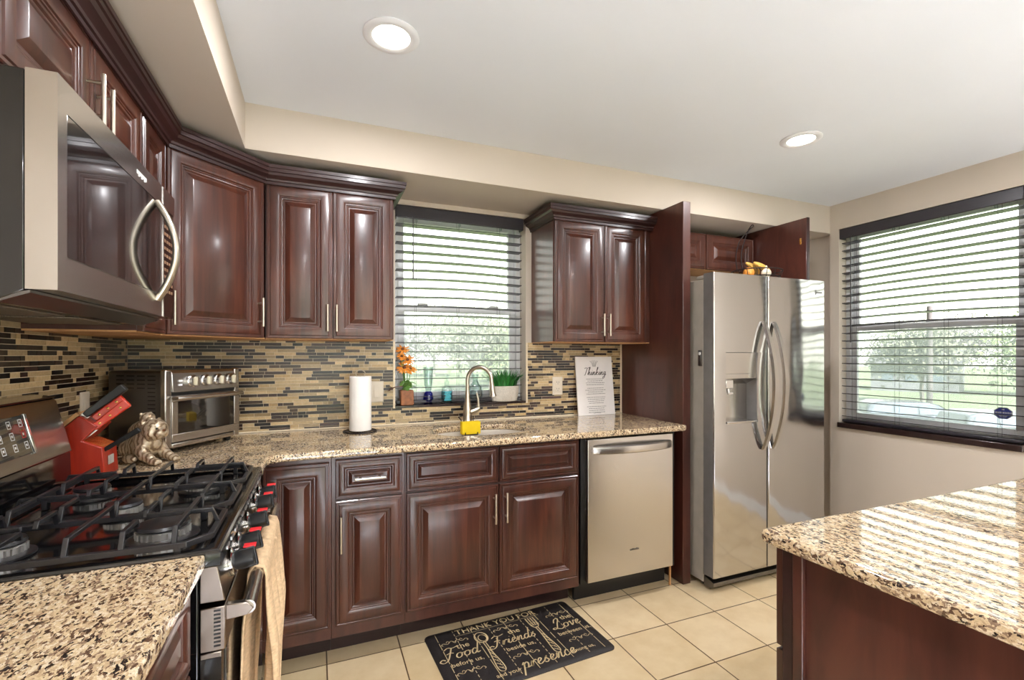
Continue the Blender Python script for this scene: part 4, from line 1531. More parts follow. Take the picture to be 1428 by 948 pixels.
tpart('control_panel', lambda b: add_prism(b, [(-0.004, ZB + 0.222), (0.026, ZB + 0.222), (0.026, ZB + Hh - 0.002), (0.012, ZB + Hh - 0.002), (0.002, ZB + Hh - 0.014)], 'x', 0.03, W_ - 0.012), M['steel_x'], bevel=0.003)
tpart('black_gap', lambda b: add_box(b, 0.02, W_ - 0.004, 0.001, 0.022, ZB + 0.211, ZB + 0.223), M['black'])
td = tpart('door', lambda b: [add_box(b, *q) for q in ((0.026, W_ - 0.006, -0.006, 0.014, ZB + 0.024, ZB + 0.056), (0.026, W_ - 0.006, -0.006, 0.014, ZB + 0.186, ZB + 0.208), (0.026, 0.052, -0.006, 0.014, ZB + 0.056, ZB + 0.186), (W_ - 0.036, W_ - 0.006, -0.006, 0.014, ZB + 0.056, ZB + 0.186))], M['steel_x'], bevel=0.002)
tpart('door_window', lambda b: add_box(b, 0.053, W_ - 0.037, -0.003, 0.012, ZB + 0.057, ZB + 0.185), M['blackglass'], td)
tpart('handle', lambda b: add_tube(b, [(0.030, -0.006, ZB + 0.199), (0.034, -0.026, ZB + 0.199), (0.06, -0.030, ZB + 0.199), (W_ - 0.04, -0.030, ZB + 0.199), (W_ - 0.016, -0.026, ZB + 0.199), (W_ - 0.012, -0.006, ZB + 0.199)], 0.0085, 14), M['steel_x'], td)
for k in range(4):
    cx_ = 0.118 + k * 0.066
    kb = tpart('dial', lambda b: (add_lathe(b, [(0.025, 0), (0.025, 0.006), (0.021, 0.009), (0.020, 0.022), (0, 0.022)], seg=24), rot_about(b, Matrix.Translation((cx_, -0.002, ZB + 0.264)) @ Matrix.Rotation(PI / 2, 4, 'X'))), M['steel'], smooth=40)
    tpart('grip', lambda b: add_box(b, cx_ - 0.0045, cx_ + 0.0045, -0.034, -0.022, ZB + 0.246, ZB + 0.282), M['nickel'], kb, bevel=0.002)
tpart('indicator_print', lambda b: [add_box(b, 0.055, 0.072, -0.0045, -0.0038 + 0.001, ZB + 0.247 + 0.016 * k, ZB + 0.255 + 0.016 * k) for k in range(2)], M['whitemark'])
tpart('vent_slots', lambda b: [add_box(b, 0.0030, 0.0042, 0.050 + 0.052 * a, 0.088 + 0.052 * a, ZB + 0.285 - 0.016 * k, ZB + 0.290 - 0.016 * k) for k in range(14) for a in range(4) if (k < 4 or a == 0)], M['black'])
for q in ((0.03, 0.04), (W_ - 0.03, 0.04), (0.03, D_ - 0.03), (W_ - 0.03, D_ - 0.03)):
    tpart('foot', lambda b: add_lathe(b, [(0.013, 0), (0.016, ZB)], (q[0], q[1], 0), 14), M['black'])

# ------------------------------------------------------------------ knife block
kx, ky0, ky1 = 0.10, -0.806, -0.690
t = thing('knife_block', 'red stained wooden knife block beside the range', 'knife block', (kx, -0.75, CT1))
prof = [(0.050, CT1), (0.186, CT1), (0.180, CT1 + 0.095), (0.150, CT1 + 0.110), (0.128, CT1 + 0.120), (0.168, CT1 + 0.165), (0.120, CT1 + 0.200), (0.030, CT1 + 0.115)]
part('block', lambda b: add_prism(b, prof, 'y', ky0, ky1), M['red'], t, 0.003)
part('side_board', lambda b: add_prism(b, [(0.036, CT1), (0.049, CT1), (0.029, CT1 + 0.117), (0.120, CT1 + 0.203), (0.112, CT1 + 0.212), (0.016, CT1 + 0.122)], 'y', ky0 + 0.004, ky1 - 0.004), M['birch'], t, 0.002)
part('label_plate', lambda b: add_box(b, 0.1840, 0.1875, -0.775, -0.735, CT1 + 0.035, CT1 + 0.064), M['label'], t, 0.001)
part('slot_lines', lambda b: [add_prism(b, [(0.131, CT1 + 0.1185), (0.131, CT1 + 0.1200), (0.180, CT1 + 0.0975), (0.180, CT1 + 0.0955)], 'y', ky0 + 0.016 + k * 0.017, ky0 + 0.0175 + k * 0.017) for k in range(6)], M['brass'], t)


def knife(a, b, w, hgt, m_, rivets, label, bent=0.0):
    a, b = Vector(a), Vector(b)
    t2 = thing('kitchen_knife', label, 'knife', tuple(a))
    d = (b - a).normalized()
    up = Vector((0, 1, 0)).cross(d).normalized() * -1
    bm = bm_new()
    pts = [(a + (b - a) * q) for q in (0, 0.12, 0.3, 0.55, 0.8, 0.95, 1.0)]
    hs = [0.7, 0.85, 0.8, 0.95, 1.0, 1.08, 0.85]
    rings = []
    for p, h_ in zip(pts, hs):
        rings.append([bm.verts.new(p + Vector((0, sy_ * w / 2, 0)) + up * sz_ * hgt / 2 * h_) for sy_, sz_ in ((-1, -1), (1, -1), (1, 1), (-1, 1))])
    for r0, r1 in zip(rings, rings[1:]):
        for k in range(4):
            bm.faces.new([r0[k], r0[(k + 1) % 4], r1[(k + 1) % 4], r1[k]])
    bm.faces.new(rings[0][::-1])
    bm.faces.new(rings[-1])
    bmesh.ops.recalc_face_normals(bm, faces=bm.faces)
    obj('handle', bm, m_, t2, 0.003)
    bm = bm_new()
    p0, p1 = a - d * 0.05, a + d * 0.004
    rr = [bm.verts.new(p + Vector((0, s1 * 0.001, 0)) + up * s2 * hgt * 0.42) for p in (p0, p1) for s1, s2 in ((-1, -1), (1, -1), (1, 1), (-1, 1))]
    for f_ in [(0, 1, 2, 3), (4, 5, 6, 7), (0, 1, 5, 4), (1, 2, 6, 5), (2, 3, 7, 6), (3, 0, 4, 7)]:
        bm.faces.new([rr[i] for i in f_])
    bmesh.ops.recalc_face_normals(bm, faces=bm.faces)
    obj('blade', bm, M['steel'], t2)
    if rivets:
        bm = bm_new()
        for q in (0.2, 0.5, 0.8):
            for sy_ in (-1, 1):
                add_ball(bm, a + (b - a) * q + Vector((0, sy_ * w / 2, 0)), (0.004, 0.0012, 0.004), seg=10, rings=6)
        obj('rivet', bm, M['brass'], t2)
    return t2


kd = Vector((0.70, 0, 0.62)).normalized()
knife(Vector((0.132, -0.790, CT1 + 0.200)), Vector((0.132, -0.790, CT1 + 0.200)) + kd * 0.135, 0.022, 0.026, M['black'], False, 'thick black-handled sharpening steel at the top of the knife block')
knife(Vector((0.148, -0.770, CT1 + 0.186)), Vector((0.148, -0.770, CT1 + 0.186)) + kd * 0.100, 0.018, 0.028, M['redhandle'], True, 'upper red-handled knife in the block, under the black one')
knife(Vector((0.153, -0.792, CT1 + 0.158)), Vector((0.153, -0.792, CT1 + 0.158)) + kd * 0.120, 0.018, 0.028, M['redhandle'], True, 'lower red-handled knife in the block, nearest the range')
knife(Vector((0.178, -0.785, CT1 + 0.085)), Vector((0.178, -0.785, CT1 + 0.085)) + Vector((0.80, -0.05, 0.52)).normalized() * 0.115, 0.014, 0.017, M['black'], False, 'slim black-handled knife sticking out low in front of the tiger')

# ------------------------------------------------------------------ tiger figurine
TX, TY = 0.248, -0.600
t = thing('tiger_figurine', 'silvery striped tiger figurine with a cub on its back', 'figurine', (TX, TY, CT1), -0.62)
bm = bm_new()
def tb(c, r_, rot=None):
    add_ball(bm, c, r_, rot=rot)
R = lambda x, y, z: Matrix.Rotation(z, 3, 'Z') @ Matrix.Rotation(y, 3, 'Y') @ Matrix.Rotation(x, 3, 'X')
tb((-0.055, 0.02, 0.055), (0.065, 0.050, 0.052), R(0, -0.35, 0))          # trunk
tb((-0.005, 0.0, 0.080), (0.045, 0.046, 0.058), R(0, -0.3, 0))             # chest
tb((-0.10, 0.025, 0.045), (0.045, 0.050, 0.042))                            # haunch
tb((0.030, -0.005, 0.125), (0.040, 0.042, 0.036))                           # head
tb((0.058, -0.012, 0.121), (0.024, 0.014, 0.012))
tb((0.064, -0.003, 0.111), (0.018, 0.014, 0.013))
tb((0.064, -0.021, 0.111), (0.018, 0.014, 0.013))                           # muzzle
tb((0.050, -0.015, 0.098), (0.020, 0.020, 0.012))                           # jaw
tb((0.078, -0.013, 0.122), (0.007, 0.009, 0.006))                           # nose
for s_ in (-1, 1):
    tb((0.014, -0.005 + s_ * 0.031, 0.151), (0.006, 0.010, 0.011))          # ears
    tb((0.040, -0.006 + s_ * 0.026, 0.110), (0.020, 0.016, 0.022))          # cheek ruff
    tb((0.057, -0.008 + s_ * 0.014, 0.133), (0.010, 0.009, 0.007))          # brow
    add_tube(bm, [(0.0, s_ * 0.030, 0.060), (0.026, s_ * 0.036, 0.030), (0.056, s_ * 0.036, 0.018)], [0.026, 0.020, 0.015], 12)   # forelegs
    tb((0.066, s_ * 0.036, 0.014), (0.021, 0.018, 0.013))                   # forepaws
    for q in (-1, 0, 1):
        tb((0.082, s_ * 0.036 + q * 0.009, 0.011), (0.007, 0.0055, 0.009))  # toes
    tb((-0.035, 0.015 - 0.058 * (1 if s_ < 0 else -0.8), 0.020), (0.030, 0.016, 0.017))   # hind feet
add_tube(bm, [(-0.135, 0.03, 0.035), (-0.165, 0.0, 0.02), (-0.15, -0.05, 0.012), (-0.10, -0.075, 0.012)], [0.014, 0.012, 0.011, 0.009], 10)   # tail
remesh('body', bm, M['tiger'], t, 0.0026, 3, world=False)
bm = bm_new()
tb((-0.065, 0.015, 0.118), (0.052, 0.026, 0.026), R(0, -0.55, 0))
tb((-0.020, 0.010, 0.160), (0.026, 0.024, 0.022))
tb((0.000, 0.006, 0.154), (0.014, 0.014, 0.011))
for s_ in (-1, 1):
    tb((-0.028, 0.010 + s_ * 0.018, 0.176), (0.005, 0.007, 0.007))
    add_tube(bm, [(-0.035, 0.012 + s_ * 0.018, 0.140), (-0.010, 0.010 + s_ * 0.022, 0.124), (0.008, 0.006 + s_ * 0.02, 0.140)], [0.012, 0.010, 0.009], 10)
add_tube(bm, [(-0.105, 0.018, 0.095), (-0.125, 0.02, 0.075), (-0.13, 0.02, 0.055)], [0.014, 0.010, 0.008], 10)
remesh('cub', bm, M['tiger'], t, 0.003, 3, world=False)
part('nose', lambda b: add_ball(b, (0.082, -0.0125, 0.1225), (0.004, 0.007, 0.0045), seg=12, rings=8), M['brownflower'], t, world=False)
part('eyes', lambda b: [add_ball(b, (0.0625, -0.008 + s_ * 0.016, 0.1300), 0.0048, seg=10, rings=6) for s_ in (-1, 1)], M['black'], t, world=False)

# ------------------------------------------------------------------ paper towel, plates, sign
px, py = 1.022, -0.170
t = thing('paper_towel_holder', 'wire paper towel holder standing by the light switch', 'holder', (px, py, CT1))
bm = bm_new()
add_tube(bm, [(px + 0.082 * math.cos(a), py + 0.082 * math.sin(a), CT1 + 0.004) for a in [2 * PI * k / 30 for k in range(30)]], 0.0035, 8, closed=True)
for k in range(2):
    add_tube(bm, [(px - 0.082 * math.cos(k * PI / 2), py - 0.082 * math.sin(k * PI / 2), CT1 + 0.004), (px + 0.082 * math.cos(k * PI / 2), py + 0.082 * math.sin(k * PI / 2), CT1 + 0.004)], 0.003, 8)
obj('base', bm, M['wire'], t)
part('rod', lambda b: (add_tube(b, [(px, py, CT1 + 0.004), (px, py, CT1 + 0.285)], 0.004, 8), add_tube(b, catmull([(px - 0.018, py, CT1 + 0.283), (px - 0.022, py, CT1 + 0.305), (px, py, CT1 + 0.318), (px + 0.022, py, CT1 + 0.305), (px + 0.018, py, CT1 + 0.283)], 5), 0.0025, 8)), M['nickel'], t)
bm = bm_new()
add_lathe(bm, [(0.020, 0), (0.052, 0), (0.0545, 0.003), (0.0545, 0.273), (0.052, 0.276), (0.020, 0.276), (0.020, 0.0)], (px, py, CT1 + 0.009), 40, caps=False)
tag(obj('paper_towel_roll', bm, M['paper']), 'white paper towel roll standing on the counter left of the window', 'paper towel')


def wall_plate(label, cx_, cz_, kind, axis):
    """axis 'y': on the back wall facing -y; axis 'x': on the left wall facing +x"""
    if axis == 'y':
        t_ = thing('wall_plate', label, 'outlet' if kind == 'outlet' else 'switch', (cx_, -0.004, cz_))
    else:
        t_ = thing('wall_plate', label, 'outlet' if kind == 'outlet' else 'switch', (0.004, cx_, cz_), PI / 2)
    w, h = 0.036, 0.058
    def lp(name, fn, m_, bevel=0.0):
        b = bm_new()
        fn(b)
        return obj(name, b, m_, t_, bevel, world=False)
    lp('plate', lambda b: add_rings(b, 2 * w, 2 * h, [(0, 0), (0, .003), (.004, .006), (.008, .0065)], x0=-w, z0=-h), M['ivory'])
    if kind == 'outlet':
        for s_ in (-1, 1):
            lp('socket', lambda b: add_box(b, -0.017, 0.017, -0.0085, -0.0062, s_ * 0.021 - 0.0145, s_ * 0.021 + 0.0145), M['ivory'], 0.002)
            lp('slots', lambda b: (add_box(b, -0.008, -0.0055, -0.0088, -0.0084, s_ * 0.021 - 0.002, s_ * 0.021 + 0.008), add_box(b, 0.0055, 0.008, -0.0088, -0.0084, s_ * 0.021 - 0.002, s_ * 0.021 + 0.008), add_box(b, -0.002, 0.002, -0.0088, -0.0084, s_ * 0.021 - 0.010, s_ * 0.021 - 0.006)), M['black'])
    else:
        lp('rocker', lambda b: (add_box(b, -0.017, 0.017, -0.0075, -0.0062, -0.034, 0.034), add_prism(b, [(-0.0075, -0.031), (-0.0120, -0.031), (-0.0078, 0.031)], 'x', -0.0145, 0.0145)), M['ivory'], 0.001)
    return t_


wall_plate('ivory outlet plate on the backsplash right of the grass pot', 2.246, 1.110, 'outlet', 'y')
wall_plate('ivory rocker switch plate on the backsplash behind the paper towel', 1.122, 1.105, 'switch', 'y')
wall_plate('pale switch plate on the left wall behind the knife block', -0.445, 1.110, 'switch', 'x')

t = thing('sign_board', 'white poem sign leaning on the backsplash near the tall panel', 'sign', (2.51, -0.055, CT1))
lean = Matrix.Translation((2.512, -0.058, CT1 + 0.001)) @ Matrix.Rotation(math.radians(-7.0), 4, 'X')
bm = bm_new()
add_box(bm, -0.140, 0.140, 0.0, 0.010, 0, 0.385)
bm.transform(lean)
obj('board', bm, M['sign'], t, 0.001)
bm = bm_new()
FT = lean @ Matrix.Translation((0, -0.0006, 0)) @ Matrix.Rotation(PI / 2, 4, 'X')
script_word(bm, 'Thinking', 0.052, FT @ Matrix.Translation((0, 0.262, 0)), w=0.035)
rnd = random.Random(11)
for z0 in (0.235, 0.175, 0.115, 0.055):
    for k in range(4):
        half = rnd.uniform(0.055, 0.080)
        x = -half
        while x < half:
            w = rnd.uniform(0.006, 0.016)
            z = z0 - k * 0.0125
            vs = [FT @ Vector((a, b, 0)) for a, b in ((x, z), (min(x + w, half), z), (min(x + w, half), z + 0.0028), (x, z + 0.0028))]
            bm.faces.new([bm.verts.new(v) for v in vs])
            x += w + 0.003
for k in range(6):
    a = -0.6 + 0.24 * k
    ribbon(bm, [(-0.010 + 0.004 * k, 0.318), (0.030 * math.sin(a), 0.340), (0.055 * math.sin(a), 0.362 - 0.01 * abs(a))], 0.0008, 0, FT)
ribbon(bm, [(-0.025, 0.012), (0.0, 0.015), (0.03, 0.012)], 0.0012, 0, FT)
obj('lettering', bm, M['ink'], t)

# ------------------------------------------------------------------ things on the window sill
SZ = KZ0 + 0.0145
# orange flowers in a brown cube
ox, oy = 1.289, 0.022
t = thing('flower_pot', 'brown cube pot of orange artificial flowers on the left sill end', 'plant', (ox, oy, SZ))
bm = bm_new()
add_prism(bm, [(ox - 0.036, oy - 0.034), (ox + 0.036, oy - 0.034), (ox + 0.036, oy + 0.034), (ox - 0.036, oy + 0.034)], 'z', SZ, SZ + 0.086)
obj('pot', bm, M['terracotta'], t, 0.004)
rnd = random.Random(5)
bm = bm_new()
for k in range(16):
    a = rnd.uniform(0, 2 * PI)
    r_ = rnd.uniform(0.01, 0.052)
    c = Vector((ox + r_ * math.cos(a), oy - abs(r_ * math.sin(a)) * 0.6, SZ + 0.096 + rnd.uniform(0, 0.035)))
    rot = Matrix.Rotation(a, 3, 'Z') @ Matrix.Rotation(rnd.uniform(0.2, 0.9), 3, 'Y')
    add_ball(bm, c, (0.020, 0.013, 0.0018), seg=10, rings=6, rot=rot)
obj('leaves', bm, M['plantgreen'], t)
FL = [(-0.022, 0.0, 0.318, 0.040), (0.006, -0.004, 0.258, 0.040), (-0.014, -0.012, 0.214, 0.046), (0.020, -0.010, 0.205, 0.038), (-0.028, -0.006, 0.276, 0.030)]
for (dx, dy, h, rad) in FL:
    bm = bm_new()
    add_tube(bm, catmull([(ox + dx * 0.2, oy, SZ + 0.08), (ox + dx * 0.8, oy + dy, SZ + 0.08 + (h - 0.08) * 0.6), (ox + dx, oy + dy, SZ + h)], 4), 0.0022, 6)
    st = obj('stem', bm, M['plantgreen'], t)
    bm = bm_new()
    for k in range(16):
        a = 2 * PI * k / 16 + rnd.uniform(-.1, .1)
        tilt = rnd.uniform(-0.25, 0.35)
        c = Vector((ox + dx + rad * 0.55 * math.cos(a), oy + dy + rad * 0.55 * math.sin(a), SZ + h - rad * 0.5 * math.sin(tilt)))
        add_ball(bm, c, (rad * 0.5, rad * 0.13, 0.0014), seg=8, rings=6, rot=Matrix.Rotation(a, 3, 'Z') @ Matrix.Rotation(tilt, 3, 'Y'))
    face = Matrix.Translation((ox + dx, oy + dy, SZ + h)) @ Matrix.Rotation(0.75, 4, 'X') @ Matrix.Translation((-ox - dx, -oy - dy, -SZ - h))
    bm.transform(face)
    fl = obj('flower', bm, M['orange'], t)
    bm = bm_new()
    add_ball(bm, (ox + dx, oy + dy, SZ + h + 0.002), (rad * 0.25, rad * 0.25, 0.006), seg=12, rings=8)
    bm.transform(face)
    obj('flower_eye', bm, M['brownflower'], fl)
bm = bm_new()
add_tube(bm, catmull([(ox - 0.02, oy - 0.02, SZ + 0.11), (ox - 0.07, oy - 0.040, SZ + 0.105), (ox - 0.11, oy - 0.055, SZ + 0.085)], 5), [0.0025] * 10 + [0.0015], 6)
add_tube(bm, [(ox - 0.085, oy - 0.046, SZ + 0.098), (ox - 0.105, oy - 0.05, SZ + 0.116)], 0.0016, 6)
obj('dry_twig', bm, M['brownflower'], t)

gx, gy = 1.420, 0.045
t = thing('glass_vase', 'cobalt blue footed glass vase on the sill beside the orange flowers', 'vase', (gx, gy, SZ))
part('blue_base', lambda b: add_lathe(b, [(0.022, 0), (0.027, 0.004), (0.030, 0.03), (0.024, 0.062), (0.016, 0.072)], (gx, gy, SZ), 28), M['blueglass'], t)
part('clear_tube', lambda b: add_lathe(b, [(0.016, 0.072), (0.024, 0.11), (0.029, 0.20), (0.030, 0.215), (0.028, 0.215), (0.026, 0.20), (0.021, 0.11), (0.013, 0.074)], (gx, gy, SZ), 28, caps=False), M['clear'], t)
gx, gy = 1.527, 0.028
t = thing('soap_bottle', 'clear hand soap pump bottle with teal label on the sill', 'bottle', (gx, gy, SZ))
part('bottle', lambda b: add_lathe(b, [(0.030, 0), (0.034, 0.004), (0.034, 0.075), (0.028, 0.095), (0.013, 0.105), (0.013, 0.112)], (gx, gy, SZ), 28, sy=0.7), M['clear'], t)
part('soap', lambda b: add_lathe(b, [(0.028, 0.004), (0.031, 0.008), (0.031, 0.072)], (gx, gy, SZ), 24, sy=0.66), M['tealliquid'], t)
part('label', lambda b: [add_box(b, gx - 0.022 + 0.004 * (k % 3), gx + 0.020 - 0.005 * (k % 2), gy - 0.0250, gy - 0.0244, SZ + 0.018 + 0.011 * k, SZ + 0.026 + 0.011 * k) for k in range(5)], M['teal'], t)
part('pump', lambda b: (add_lathe(b, [(0.014, 0.112), (0.014, 0.128), (0.006, 0.130), (0.005, 0.158), (0, 0.158)], (gx, gy, SZ), 18), add_tube(b, [(gx, gy, SZ + 0.160), (gx, gy - 0.018, SZ + 0.162), (gx, gy - 0.034, SZ + 0.157)], [0.008, 0.007, 0.005], 10)), M['clear'], t)
gx, gy = 1.710, 0.050
part_b = bm_new()
add_lathe(part_b, [(0.026, 0), (0.034, 0.004), (0.046, 0.04), (0.044, 0.085), (0.024, 0.115), (0.016, 0.13), (0.022, 0.165), (0.024, 0.168), (0.020, 0.165), (0.013, 0.13), (0.021, 0.112), (0.041, 0.083), (0.042, 0.042), (0.030, 0.008), (0, 0.006)], (gx, gy, SZ), 30, caps=False)
tag(obj('glass_vase', part_b, M['clear']), 'clear round-bellied glass vase on the sill behind the faucet', 'vase')

gx, gy = 1.893, 0.032
t = thing('potted_grass', 'artificial green grass in a textured white pot at the right sill end', 'plant', (gx, gy, SZ))
part('pot', lambda b: add_lathe(b, [(0.078, 0), (0.084, 0.004), (0.094, 0.05), (0.096, 0.092), (0.092, 0.094), (0.088, 0.084), (0, 0.082)], (gx, gy, SZ), 40, sy=0.60), M['cement'], t)
rnd = random.Random(9)
bm = bm_new()
for k in range(330):
    a = rnd.uniform(0, 2 * PI)
    r_ = 0.078 * math.sqrt(rnd.random())
    b0 = Vector((gx + r_ * math.cos(a), gy + 0.58 * r_ * math.sin(a), SZ + 0.080))
    out = Vector((math.cos(a), 0.50 * math.sin(a), 0)) * (0.10 + 0.75 * r_ / 0.078) + Vector((rnd.uniform(-.3, .3), rnd.uniform(-.2, .12), 0))
    hgt = rnd.uniform(0.085, 0.135)
    w = rnd.uniform(0.0022, 0.0036)
    side = Vector((-math.sin(a + rnd.uniform(-.8, .8)), math.cos(a), 0)).normalized()
    prev = None
    for s_ in range(6):
        q = s_ / 5
        p = b0 + out * 0.085 * q ** 1.8 + Vector((0, 0, hgt * (q - 0.25 * q * q * min(1.0, out.length))))
        ww = w * (1 - q ** 2) + 0.0002
        cur = (bm.verts.new(p - side * ww), bm.verts.new(p + side * ww + Vector((0, 0, 0.0004))))
        if prev:
            bm.faces.new([prev[0], prev[1], cur[1], cur[0]])
        prev = cur
obj('grass_blades', bm, M['leafgreen'], t)

# ------------------------------------------------------------------ printed kitchen mat
ma = math.radians(3.3)
t = thing('kitchen_mat', 'black cushioned kitchen mat with cream lettering on the floor before the sink', 'mat', (1.660, -0.737, 0.0), ma)
MW_, MH_ = 0.756, 0.452
bm = bm_new()
def rrect(w, h, r_, inset, z):
    pts = []
    for cx_, cy_, a0 in ((w / 2 - r_, h / 2 - r_, 0), (-w / 2 + r_, h / 2 - r_, 90), (-w / 2 + r_, -h / 2 + r_, 180), (w / 2 - r_, -h / 2 + r_, 270)):
        pts += arc(cx_, cy_, r_ - inset, a0, a0 + 90, 5)
    return [bm.verts.new((p[0], p[1], z)) for p in pts]
rg = [rrect(MW_, MH_, 0.028, i_, z) for i_, z in ((0, 0.0005), (0.0, 0.004), (0.006, 0.008), (0.020, 0.0115))]
bm.faces.new(rg[0][::-1])
for a, b in zip(rg, rg[1:]):
    for i in range(len(a)):
        bm.faces.new([a[i], a[(i + 1) % len(a)], b[(i + 1) % len(a)], b[i]])
bm.faces.new(rg[-1])
bmesh.ops.recalc_face_normals(bm, faces=bm.faces)
obj('pad', bm, M['mat'], t, world=False)
bm = bm_new()
ZP = 0.0121
def T(x, y, rot=0.0):
    return Matrix.Translation((x, y, ZP)) @ Matrix.Rotation(rot, 4, 'Z')
I0 = Matrix.Translation((0, 0, ZP))
def line(x0, y0, x1, y1, w):
    ribbon(bm, [(x0, y0), (x1, y1)], w, 0, I0)
rnd = random.Random(2)
for k in range(9):                                   # plank seams printed on the mat
    x = -0.33 + 0.0825 * k
    y = -0.205
    while y < 0.205:
        L = rnd.choice([0.05, 0.09, 0.14]) if k % 2 == 0 else 0.016
        line(x, y, x, min(y + L, 0.205), 0.0010)
        y += L + 0.012
text_into(bm, 'THANK YOU FOR', 0.052, T(-0.03, 0.164), depth=0.0002)
line(-0.245, 0.212, 0.185, 0.212, 0.0012)
line(-0.245, 0.154, 0.185, 0.154, 0.0012)
def swirl(x, y, w):
    for s_ in (-1, 1):
        ribbon(bm, [(x, y), (x + s_ * w * .25, y + 0.012), (x + s_ * w * .55, y - 0.004), (x + s_ * w * .85, y + 0.006), (x + s_ * w, y - 0.004), (x + s_ * w * .9, y - 0.010)], 0.0013, 0, I0)
        ribbon(bm, [(x + s_ * w * .35, y + 0.004), (x + s_ * w * .50, y + 0.016), (x + s_ * w * .62, y + 0.006)], 0.0010, 0, I0)
    ribbon(bm, [(x - 0.010, y + 0.010), (x, y - 0.008), (x + 0.010, y + 0.010)], 0.0013, 0, I0)
for (x, a_, b_, c_, sz) in ((-0.262, 'the', 'Food', 'before us,', 0.105), (-0.010, 'the', 'Friends', 'beside us,', 0.105), (0.272, 'the', 'Love', 'between us,', 0.100)):
    swirl(x, 0.118, 0.062)
    text_into(bm, a_, 0.046, T(x + 0.024, 0.064), depth=0.0002)
    script_word(bm, b_, sz * (0.74 if b_ == 'Friends' else 0.82), T(x - 0.004, 0.002), w=0.028)
    text_into(bm, c_, 0.036, T(x + 0.006, -0.048), depth=0.0002)
    swirl(x, -0.098, 0.062)
text_into(bm, 'and your', 0.032, T(-0.128, -0.186), depth=0.0002)
script_word(bm, 'presence', 0.088, T(0.065, -0.184), w=0.028)
text_into(bm, 'among us,', 0.030, T(0.236, -0.178), depth=0.0002)
def closed_ring(pts, w):
    pp = catmull([(p[0], p[1], 0) for p in pts], 4, closed=True)
    ribbon(bm, [(p.x, p.y) for p in pp[::3]] + [(pp[0].x, pp[0].y)], w, 0, I0)
# spoon: outlined bowl and patterned handle
sx0, sy0 = -0.142, 0.098
closed_ring([(sx0 + 0.029 * math.cos(a), sy0 + 0.040 * math.sin(a)) for a in [2 * PI * k / 12 for k in range(12)]], 0.0024)
closed_ring([(sx0 + 0.004 + 0.019 * math.cos(a), sy0 - 0.006 + 0.025 * math.sin(a)) for a in [2 * PI * k / 12 for k in range(12)]], 0.0016)
def handle_shape(x, y, L, w):
    closed_ring([(x - 0.006, y), (x - 0.005, y - L * .3), (x - w, y - L * .75), (x - w * .9, y - L * .95), (x, y - L), (x + w * .9, y - L * .95), (x + w, y - L * .75), (x + 0.005, y - L * .3), (x + 0.006, y)], 0.0016)
    for k in range(6):
        yy = y - L * (0.25 + 0.12 * k)
        ribbon(bm, [(x - 0.004 - 0.0012 * k, yy), (x + 0.001, yy - 0.010), (x + 0.004 + 0.0012 * k, yy - 0.022)], 0.0014, 0, I0)
        ribbon(bm, [(x + 0.004 + 0.001 * k, yy - 0.004), (x, yy - 0.014)], 0.0010, 0, I0)
handle_shape(sx0, sy0 - 0.040, 0.215, 0.015)
# fork
fx0, fy0 = 0.128, 0.086
for k in range(4):
    ribbon(bm, [(fx0 - 0.0195 + 0.013 * k, fy0 + 0.060), (fx0 - 0.0195 + 0.013 * k, fy0 + 0.014), (fx0 - 0.012 + 0.008 * k, fy0 - 0.008)], 0.0019, 0, I0)
closed_ring([(fx0 - 0.020, fy0 + 0.012), (fx0 - 0.016, fy0 - 0.012), (fx0 - 0.006, fy0 - 0.026), (fx0 + 0.006, fy0 - 0.026), (fx0 + 0.016, fy0 - 0.012), (fx0 + 0.020, fy0 + 0.012)], 0.0018)
handle_shape(fx0, fy0 - 0.028, 0.205, 0.014)
bmesh.ops.recalc_face_normals(bm, faces=bm.faces)
obj('printed_lettering', bm, M['cream'], t, world=False)

# ------------------------------------------------------------------ kitchen island
t = thing('kitchen_island', 'cherry island cabinet in the lower right under granite', 'island', (2.4, -2.43, 0))
IX0, IX1, IY0, IY1 = 1.786, 2.98, -2.93, -1.962
boxpart('body', (IX0, IX1, IY0, IY1, 0.10, 0.8825), M['cherry_flat'], t, 0.002)
boxpart('plinth', (IX0 + 0.01, IX1 - 0.01, IY0 + 0.01, IY1 - 0.06, 0.0, 0.10), M['crown'], t)
boxpart('corner_post', (IX0 - 0.008, IX0 + 0.03, IY1 - 0.026, IY1, 0.10, 0.8825), M['crown'], t, 0.002)
boxpart('corner_post', (IX0 - 0.012, IX0, IY1 - 0.050, IY1 - 0.027, 0.10, 0.8825), M['cherry_flat'], t, 0.002)
for k in range(3):
    x0 = IX0 - 0.008 + 0.40 * k
    for kind, z0, h_, pr in (('drawer', 0.655, 0.220, DRAW_PROF), ('door', 0.115, 0.530, DOOR_PROF)):
        bm = bm_new()
        add_rings(bm, 0.392, h_, pr)
        bm.transform(Matrix.Translation((x0 + 0.394, IY1, z0)) @ Matrix.Rotation(PI, 4, 'Z'))
        dd = obj(kind, bm, M['cherry'], t, smooth=25)
        bm = bm_new()
        bar_pull(bm, (0.196, h_ / 2 if kind == 'drawer' else h_ - 0.06), 0.125, False, -0.02)
        bm.transform(Matrix.Translation((x0 + 0.394, IY1, z0)) @ Matrix.Rotation(PI, 4, 'Z'))
        obj('handle', bm, M['nickel'], dd)
ic = arc(1.748 + 0.012, -1.928 - 0.012, 0.012, 180, 90, 4)
tag(slab_with_holes('island_countertop', [(1.748, -2.97)] + ic + [(3.02, -1.928), (3.02, -2.97)], [], CT0, CT1, M['granite'], 0.010), 'granite island top in the lower right reflecting the blinds', 'counter')

